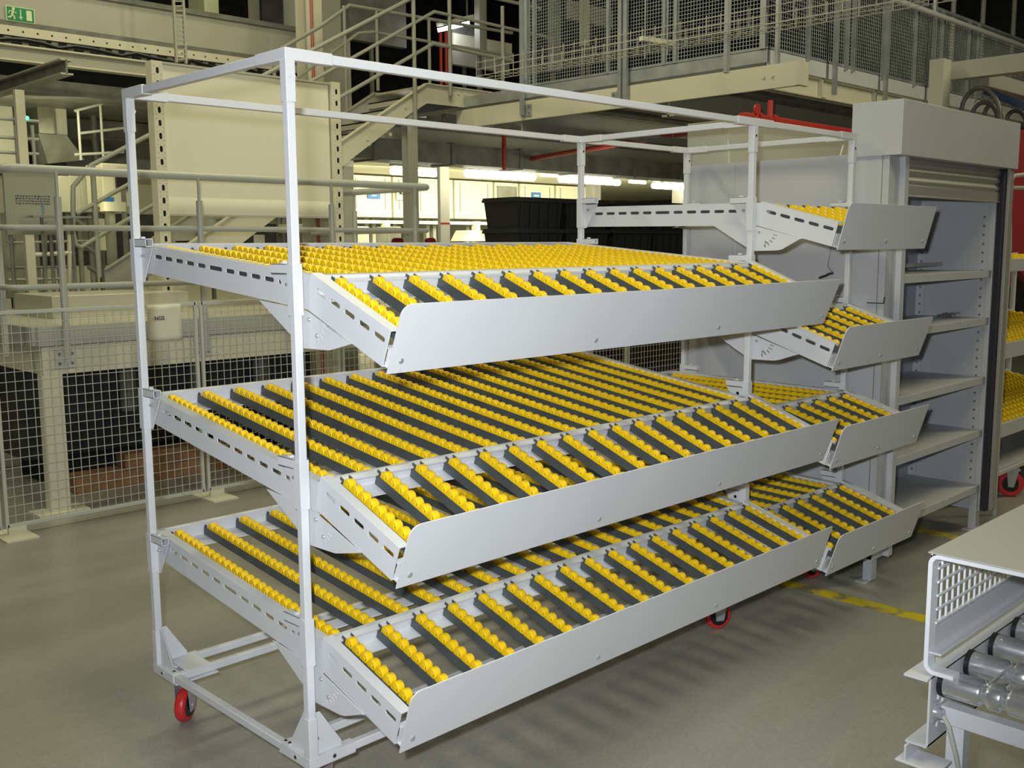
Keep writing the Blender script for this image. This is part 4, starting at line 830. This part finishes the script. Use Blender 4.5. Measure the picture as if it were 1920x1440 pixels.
b.build('running_figure', 'signw', es, pa); b = MB(); seg((.50, .85), (.50, .25), w=.012); seg((.455, .36), (.50, .16), (.545, .36), w=.012); b.build('arrow', 'signw', es, pa)
MB().box((sx(.70), YB-.025, sz(.16)), (sx(.89), YB-.0225, sz(.84))).build('door_symbol', 'signw', es, pa)
# ladder cable tray, vertical, and column with red lines
lx = PY(337, 60, 7.4).x; ld = thing('cable_ladder', (lx, 7.4, 3.0), 'narrow vertical cable ladder crossing the high enclosure', 'cable ladder'); zlo = PY(337, 118, 7.4).z
for s_ in (-.05, .05): MB().bar((lx+s_, 7.4, zlo), (lx+s_, 7.4, 5.4), .02, .03).build('side_rail', 'creamd', ld, (lx, 7.4, zlo))
for k in range(44): MB().bar((lx-.05, 7.4, zlo+.03+k*.045), (lx+.05, 7.4, zlo+.045+k*.045), .012).build('rung', 'creamd', ld, (lx, 7.4, zlo+k*.045)) if k < 30 else None
x_, x2_ = PY(577, 100, 7.2).x, PY(606, 100, 7.2).x; rcx = thing('tall_column', (x_, 7.2, 0), 'tall cream column with two thin red vertical lines', 'column')
MB().box((x_, 7.2, 0), (x2_, 7.21, 5.6)).build('flange', 'cream', rcx, (x_, 7.2, 0)); MB().box((x_, 7.4, 0), (x2_, 7.41, 5.6)).build('flange', 'cream', rcx, (x_, 7.4, 0)); MB().box((x_+.1, 7.21, 0), (x_+.115, 7.4, 5.6)).build('web', 'creamd', rcx, (x_, 7.2, 0))
for k in (.045, .070): MB().tube([(x_+k, 7.192, 0), (x_+k, 7.192, 5.6)], .006, 6).build('red_conduit', 'redpaint', rcx, (x_, 7.19, 0))
for px, w_, y_, lab in ((622, .28, 8.6, 'wide grey column just right of the red lined column'),): p = PY(px, 100, y_); tag(MB().box((p.x-.12, y_, 0), (p.x+w_, y_+.2, 5.6)).build('wide_column', 'creamd'), lab, 'column')
# far upper machinery
def mach(x0p, x1p, y0p, y1p, Y, m_, name, lab, cat='machine', d=.4):
    a, c = PY(x0p, y1p, Y), PY(x1p, y0p, Y); z_ = a.z
    if z_ < .12: z_ = 0
    t = thing(name, (a.x, Y, 0), lab, cat); MB().box((a.x, Y, z_), (c.x, Y+d, c.z)).build('housing', m_, t, (a.x, Y, z_), bev=.01 if d > .1 else 0)
    if z_ > 0: xm = (a.x+c.x)/2; zb0 = 2.94 if (c.x > 6.02 and z_ > 2.94 and Y < 9.2) else 0; MB().box((xm-.02, Y+d*.6, zb0), (xm+.02, Y+d*.6+.04, z_)).build('stand', 'mid', t, (xm, Y+d*.6, zb0))
    return t
mach(384, 409, -30, 26, 9.5, 'signw', 'lit_cabinet', 'small bright cabinet above the high conveyor enclosure', 'cabinet')
mach(500, 575, -40, 60, 8.7, 'creamd', 'upper_cabinet', 'grey cabinet with dark window high behind the tall column', 'cabinet')
mach(492, 530, -20, 45, 8.6, 'dark', 'cabinet_window', 'dark window panel high behind the conveyor enclosure', 'window panel', .05)
mach(640, 760, -40, 70, 8.6, 'mid', 'wall_sheet', 'dark grey sheet panel above the stair railing', 'panel', .1)
# machinery behind the walkway at left
gx = [PY(p, 200, 9.2) for p in (70, 103, 125)]
ms = thing('sheet_metal_hood', (gx[0].x, 9.2, 1.4), 'shiny stainless sheet metal machine hood at the upper left', 'machine')
zt5, zb5 = PY(85, 160, 9.2).z, PY(85, 250, 9.2).z
b = MB(); n = 12; pts = [(gx[0].x+(gx[1].x-gx[0].x)*k/n, -.02*math.sin(k*1.1)) for k in range(n+1)]
b.box((gx[0].x, 9.2, zb5), (gx[1].x, 9.5, zt5)); b.build('front_sheet', 'metalsheet', ms, (gx[0].x, 9.2, zb5)); MB().box((gx[1].x, 9.22, zb5), (gx[2].x, 9.5, zt5)).build('side_sheet', 'creamd', ms, (gx[1].x, 9.2, zb5))
b = MB(); a, c = PY(72, 250, 9.15), PY(160, 310, 9.15); b.prism([(a.x, a.z), (PY(125, 250, 9.15).x, a.z), (c.x, PY(160, 300, 9.15).z), (PY(90, 310, 9.15).x, c.z)], [], (0, 9.15, 0), (1, 0, 0), (0, 0, 1), (0, 1, 0), .3); b.build('funnel', 'mid', ms, a)
mach(-30, 22, 175, 320, 9.4, 'creamd', 'machine_casing', 'pale machine casing at the left picture edge below the soffit')
mach(156, 205, 165, 200, 9.6, 'creamd', 'operator_console', 'cream control panel with a dark display below the soffit', 'control panel', .1)
mach(166, 184, 176, 193, 9.55, 'hole', 'display', 'small dark display window on the cream control panel', 'display', .04)
mach(125, 300, 215, 320, 10.95, 'mid', 'machine_casing', 'grey glazed machine casing behind the stair railing')
mach(195, 240, 308, 388, 8.2, 'cream', 'cream_cabinet', 'cream cabinet with a dark square window behind the stairs', 'cabinet')
mach(220, 246, 318, 352, 8.15, 'hole', 'cabinet_window', 'dark square window in the cream cabinet behind the stairs', 'window panel', .04)
for k in range(4): mach(112+k*21, 130+k*21, 330, 398, 8.75, 'creamd', 'cabinet_door', ['first', 'second', 'third', 'fourth'][k]+' pale narrow cabinet door from the whiteboard, behind the stairs', 'cabinet door')
mach(0, 70, 400, 560, 9.8, 'mid', 'machine_casing', 'dim grey machinery behind the left end railing')
mach(72, 300, 402, 500, 10.4, 'dark', 'machine_casing', 'dark machinery low behind the looped stair rail')
mach(180, 202, 410, 470, 9.0, 'cream', 'lit_cabinet', 'bright cream cabinet low behind the stair loop', 'cabinet')
p = [PY(198, 372, 7.9), PY(232, 392, 7.9)]; mach(198, 214, 370, 384, 7.9, 'blue', 'blue_notice', 'small blue notice beside the cream cabinet behind stairs', 'sign', .05); mach(196, 236, 379, 396, 7.7, 'creamd', 'paper_bin', 'shallow pale bin below the small blue notice', 'bin', .1)
mach(430, 560, 420, 470, 9.0, 'dark', 'machine_casing', 'dark machinery seen below the white panel')
mach(556, 590, 420, 436, 8.2, 'signw', 'lit_cabinet', 'small bright cabinet seen below the white panel', 'cabinet')
mach(478, 496, 440, 470, 8.6, 'paper', 'paper_notice', 'white notice sheet with dark squares below the white panel', 'sign', .02)
# gallery rails (upper left) and whiteboard
gl = thing('gallery_rail', (2.2, 7.0, 1.9), 'thin grey pipe railing in front of the dark doorway at left', 'railing')
for py in (222, 257, 285): a = PY(0, py, 7.0); MB().tube([(a.x-.2, 7.0, a.z), (PY(72, py, 7.0).x, 7.0, a.z)], .014, 8).build('rail', 'pipe', gl, a)
for px, r_ in ((28, .012), (60, .016)): a, c = PY(px, 235, 7.0), PY(px, 320, 7.0); MB().tube([(a.x, 7.0, c.z), (a.x, 7.0, a.z)], r_, 8).build('rail_post', 'pipe', gl, (a.x, 7, c.z))
a, c = PY(35, 168, 6.9), PY(41, 320, 6.9); tag(MB().box((a.x-.03, 6.9, 0), (a.x+.045, 6.96, a.z)).build('thin_column', 'cream', bev=.004), 'slim cream post rising to the forward beam at left', 'post')
a = PY(50, 221, 6.98); MB().disc((a.x, 6.985, a.z), (0, -1, 0), .014, .02, 10).build('indicator_lamp', 'led', gl, a)
g2 = thing('gallery_rail', (3, 8.6, 2), 'distant sloping pipe railing left of the white panel', 'railing')
for (p, q) in (((140, 208), (232, 184)), ((150, 250), (232, 240)), ((140, 290), (232, 285))): MB().tube([PY(*p, 8.6), PY(*q, 8.6)], .014, 8).build('rail', 'pipe', g2, PY(*p, 8.6))
for px, y0 in ((146, 207), (188, 196)): a, c = PY(px, y0, 8.6), PY(px, 300, 8.6); MB().tube([a, V((a.x, 8.6, c.z))], .014, 8).build('rail_post', 'pipe', g2, a)
a, c = PY(14, 440, 5.6), PY(102, 326, 5.6); wb = thing('whiteboard', (a.x, 5.6, a.z), 'dim whiteboard with handwritten notes behind the left railing', 'whiteboard')
MB().box((a.x, 5.6, a.z), (c.x, 5.63, c.z)).build('board', 'rail', wb, a)
b = MB()
for r_ in range(4):
    u = .2
    while u < .85: w_ = random.uniform(.02, .06); b.box((a.x+(c.x-a.x)*u, 5.597, a.z+(c.z-a.z)*(.62-.04*r_+random.uniform(-.005, .005))), (a.x+(c.x-a.x)*(u+w_*.8), 5.6, a.z+(c.z-a.z)*(.632-.04*r_))); u += w_+.015
    if r_ == 1: pass
b.build('handwriting', 'dark', wb, a)
ax_ = a.x+(c.x-a.x)*.72; b = MB(); b.box((ax_-.008, 5.596, a.z+.17), (ax_+.008, 5.6, a.z+.23)); b.box((ax_-.003, 5.596, a.z+.12), (ax_+.003, 5.6, a.z+.17)); b.prism([(ax_-.028, a.z+.10), (ax_-.02, a.z+.09), (ax_, a.z+.065), (ax_+.02, a.z+.09), (ax_+.028, a.z+.10), (ax_, a.z+.085)], [], (0, 5.597, 0), (1, 0, 0), (0, 0, 1), (0, 1, 0), .003); b.build('drawn_arrow', 'pblue', wb, a)
for px in (20, 95): p = PY(px, 440, 5.62); MB().tube([(p.x, 5.62, 1.062), (p.x, 5.62, p.z)], .015, 8).build('leg', 'mid', wb, (p.x, 5.62, 0))
fr = thing('steel_lattice', (1.5, 7.5, 1), 'dim steel lattice low behind the left railing', 'frame')
for (p, q, r_, m_) in (((52, 448), (52, 560), .018, 'mid'), ((84, 440), (84, 560), .022, 'mid'), ((15, 455), (170, 452), .012, 'rail'), ((15, 502), (140, 500), .012, 'mid'), ((15, 525), (120, 522), .014, 'rail'), ((20, 510), (28, 448), .008, 'mid'), ((60, 478), (140, 474), .020, 'cream'), ((130, 440), (130, 540), .020, 'cream')):
    MB().tube([PY(*p, 7.5), PY(*q, 7.5)], r_, 8).build('frame_bar', m_, fr, PY(*p, 7.5))
for px in (52, 84, 130): a = PY(px, 555, 7.5); MB().tube([(a.x, 7.5, 0), a], .018, 8).build('frame_leg', 'mid', fr, (a.x, 7.5, 0))
for k, (p, q) in enumerate((((150, 455), (186, 480)), ((165, 500), (188, 515)), ((140, 412), (170, 432)))): MB().tube([PY(*p, 7.4), PY(*q, 7.4)], .02, 8).build('diagonal_brace', 'mid', fr, PY(*p, 7.4))
a, c = PY(62, 405, 5.3), PY(172, 397, 5.3); tb = thing('side_table', (a.x, 5.3, 1.06), 'narrow shiny edged table top beside the whiteboard', 'table'); MB().box((a.x, 5.3, a.z-.008), (c.x, 5.55, a.z+.004)).build('table_top', 'steel', tb, a)
for xx in (a.x+.1, c.x-.1): MB().tube([(xx, 5.42, 1.06), (xx, 5.42, a.z-.008)], .012, 8).build('leg', 'mid', tb, (xx, 5.42, 1.06))
# hanging lamp at the landing
a, c = PY(825, 56, 8.2), PY(876, 44, 8.2); hl = thing('strip_light', a, 'cool white twin strip light under the roof beyond the stairs', 'ceiling light')
MB().bar(a, c, .09, .05).build('glowing_tube', 'lampw', hl, a); MB().bar(a+V((0, 0, .07)), c+V((.06, 0, .09)), .14, .05).build('housing', 'cream', hl, a); MB().tube([c+V((0, 0, .1)), c+V((0, 0, 1.2))], .015, 6).build('hanger', 'mid', hl, c)
for px, lab in ((826, 'left red pipe of the pair below the cool strip light'), (836, 'right red pipe of the pair below the cool strip light')): a = PY(px, 60, 8.0); tag(MB().tube([(a.x, 8.0, 2.9), (a.x, 8.0, a.z)], .02, 8).build('standing_pipe', 'redpaint'), lab, 'pipe')
mach(850, 960, 82, 96, 8.4, 'cream', 'upper_beam', 'cream beam beyond the landing under the dark roof', 'beam', .08)
mach(850, 955, 108, 120, 8.3, 'creamd', 'upper_beam', 'lower pale beam just beyond the stair landing', 'beam', .08)
mach(846, 905, 55, 84, 8.45, 'mid', 'wall_sheet', 'grey sheet panel behind the landing beside the strip light', 'panel', .08)
mach(900, 912, -10, 100, 7.9, 'creamd', 'upper_column', 'pale angle column at the landing beyond the railing', 'column', .1)
for k, (x0p, x1p) in enumerate(((1038, 1052), (1098, 1106))): mach(x0p, x1p, -40, 132 if k == 0 else 85, 6.6, 'galv' if k == 0 else 'cream', 'cage_column', 'blue grey column inside the mesh cage' if k == 0 else 'short cream post inside the mesh cage', 'column', .1)
mach(1070, 1150, 20, 35, 7.2, 'creamd', 'cage_beam', 'pale horizontal beam inside the mesh cage', 'beam', .08)
# crane profile, arm and hoses over the cabinet
cr = thing('gantry_arm', (5.9, .95, 0), 'grey steel arm with an aluminium rail above the shutter cabinet', 'gantry')
p = PY(1762, 150, .95); pc = V((p.x, .95, 0)); MB().box((p.x-.06, .90, 0), (p.x+.06, 1.0, PY(1762, 112, .95).z)).build('column', 'creamd', cr, pc, bev=.003)
a = PY(1785, 135, .95); MB().bar((a.x, .95, a.z), (a.x, -1.6, a.z), .10, .12).build('arm', 'creamd', cr, a, bev=.003)
b = MB(); a = PX(1842, 150, 6.25); b.bar((6.25, a.y, a.z), (9.0, a.y, a.z), .10, .10)
for k in range(4): b.bar((6.25, a.y+.052, a.z-.04+.025*k), (9.0, a.y+.052, a.z-.04+.025*k), .004, .008)
b.build('aluminium_rail', 'shut', cr, a, bev=.003); MB().box((6.24, a.y-.05, a.z-.05), (6.25, a.y+.05, a.z+.05)).build('end_cap', 'mid', cr, a)
def hose(cx, cy, r, w, X, lab):
    pts = []
    for k in range(15): t = math.pi*(1-k/14); pts.append(PX(cx+r*w*math.cos(t), cy-r*math.sin(t)*1.25, X))
    pts = [PX(cx-r*w-4, cy+70, X)]+pts+[PX(cx+r*w+4, cy+90, X)]
    tag(MB().tube(pts, .016, 8).build('air_hose', 'hose'), lab, 'hose')
hose(1838, 215, 40, .9, 6.0, 'widest looped dark hose above the cabinet top'); hose(1846, 222, 24, 1., 6.1, 'smaller looped dark hose inside the widest one'); hose(1905, 235, 22, .9, 6.3, 'looped dark hose at the right edge above the cabinet'); hose(1862, 228, 26, .7, 6.2, 'narrow looped dark hose behind the widest one')
tag(MB().bar(PX(1848, 170, 6.2), PX(1935, 205, 6.2), .03, .05).build('cable_chain', 'cbl'), 'dark blue cable carrier under the aluminium rail', 'cable carrier')

# ================================================================== LIGHT
w = bpy.data.worlds.new('hall_air'); sc.world = w; w.use_nodes = True; bg = w.node_tree.nodes['Background']; bg.inputs[0].default_value = (.95, .93, .72, 1); bg.inputs[1].default_value = .055
def area(name, loc, target, size, sy, power, col):
    l = bpy.data.lights.new(name, 'AREA'); l.shape = 'RECTANGLE'; l.size = size*S; l.size_y = sy*S; l.energy = power; l.color = col
    o = bpy.data.objects.new(name, l); COL.objects.link(o); o.location = V(loc)*S; d = V(target)-V(loc); o.rotation_euler = d.to_track_quat('-Z', 'Y').to_euler(); return o
warm = (1., .95, .62); cool = (.86, .92, 1.)
fl_ = bpy.data.lights.new('camera_flash', 'SPOT'); fl_.energy = 520; fl_.color = (.90, .95, 1.); fl_.shadow_soft_size = .03; fl_.spot_size = math.radians(84); fl_.spot_blend = 1.
fo = bpy.data.objects.new('camera_flash', fl_); COL.objects.link(fo); fo.location = (CC+_u*.08-_r*.065)*S; fo.rotation_euler = camo.matrix_world.to_euler()
area('hall_lamp', (.5, -1.5, 5.6), (.8, 0, 0), .4, 3.0, 150, warm)
area('hall_lamp', (-1.5, 4.2, 5.6), (0, 4.5, 0), .4, 4.0, 130, warm)
area('hall_lamp', (3.2, 3.6, 5.8), (3.2, 4.4, 0), 3.0, .5, 135, warm)
area('hall_lamp', (3.5, 6.9, 5.8), (3.5, 8, 2.5), 3.5, .5, 45, warm)
area('hall_lamp', (7.6, -2.6, 5.2), (5.5, 1.0, 1.5), .5, 3., 180, warm)
area('soffit_fill', (2.4, 8.35, 2.75), (3.0, 9.5, 2.2), 1.2, .15, 12, (1., .96, .6))  # fill light added under the soffit to brighten the dark hood
area('low_fill', (2.2, 7.6, 1.9), (2.4, 9.4, 1.3), 1.2, .15, 12, (1., .97, .5))  # added fill, brightens the clutter behind the left railing
area('duct_fill', (8.2, 5.0, 2.3), (8.2, 7.0, 2.6), 3.0, .2, 13, (1., .97, .7))  # fill aimed at the duct, added because it rendered too dark
area('far_room_lamp', (9.0, 9.2, 2.5), (9.2, 10.5, 0), 5, .4, 260, (1., .97, .62))
area('far_room_lamp', (13, 9.0, 2.5), (13, 10.5, 0), 5, .4, 160, (1., .97, .62))
sc.view_settings.view_transform = 'Standard'; sc.view_settings.look = 'None'; sc.view_settings.gamma = 1; sc.view_settings.use_curve_mapping = False; sc.view_settings.exposure = .0
sc.cycles.max_bounces = 6; sc.cycles.diffuse_bounces = 3; sc.cycles.use_denoising = True
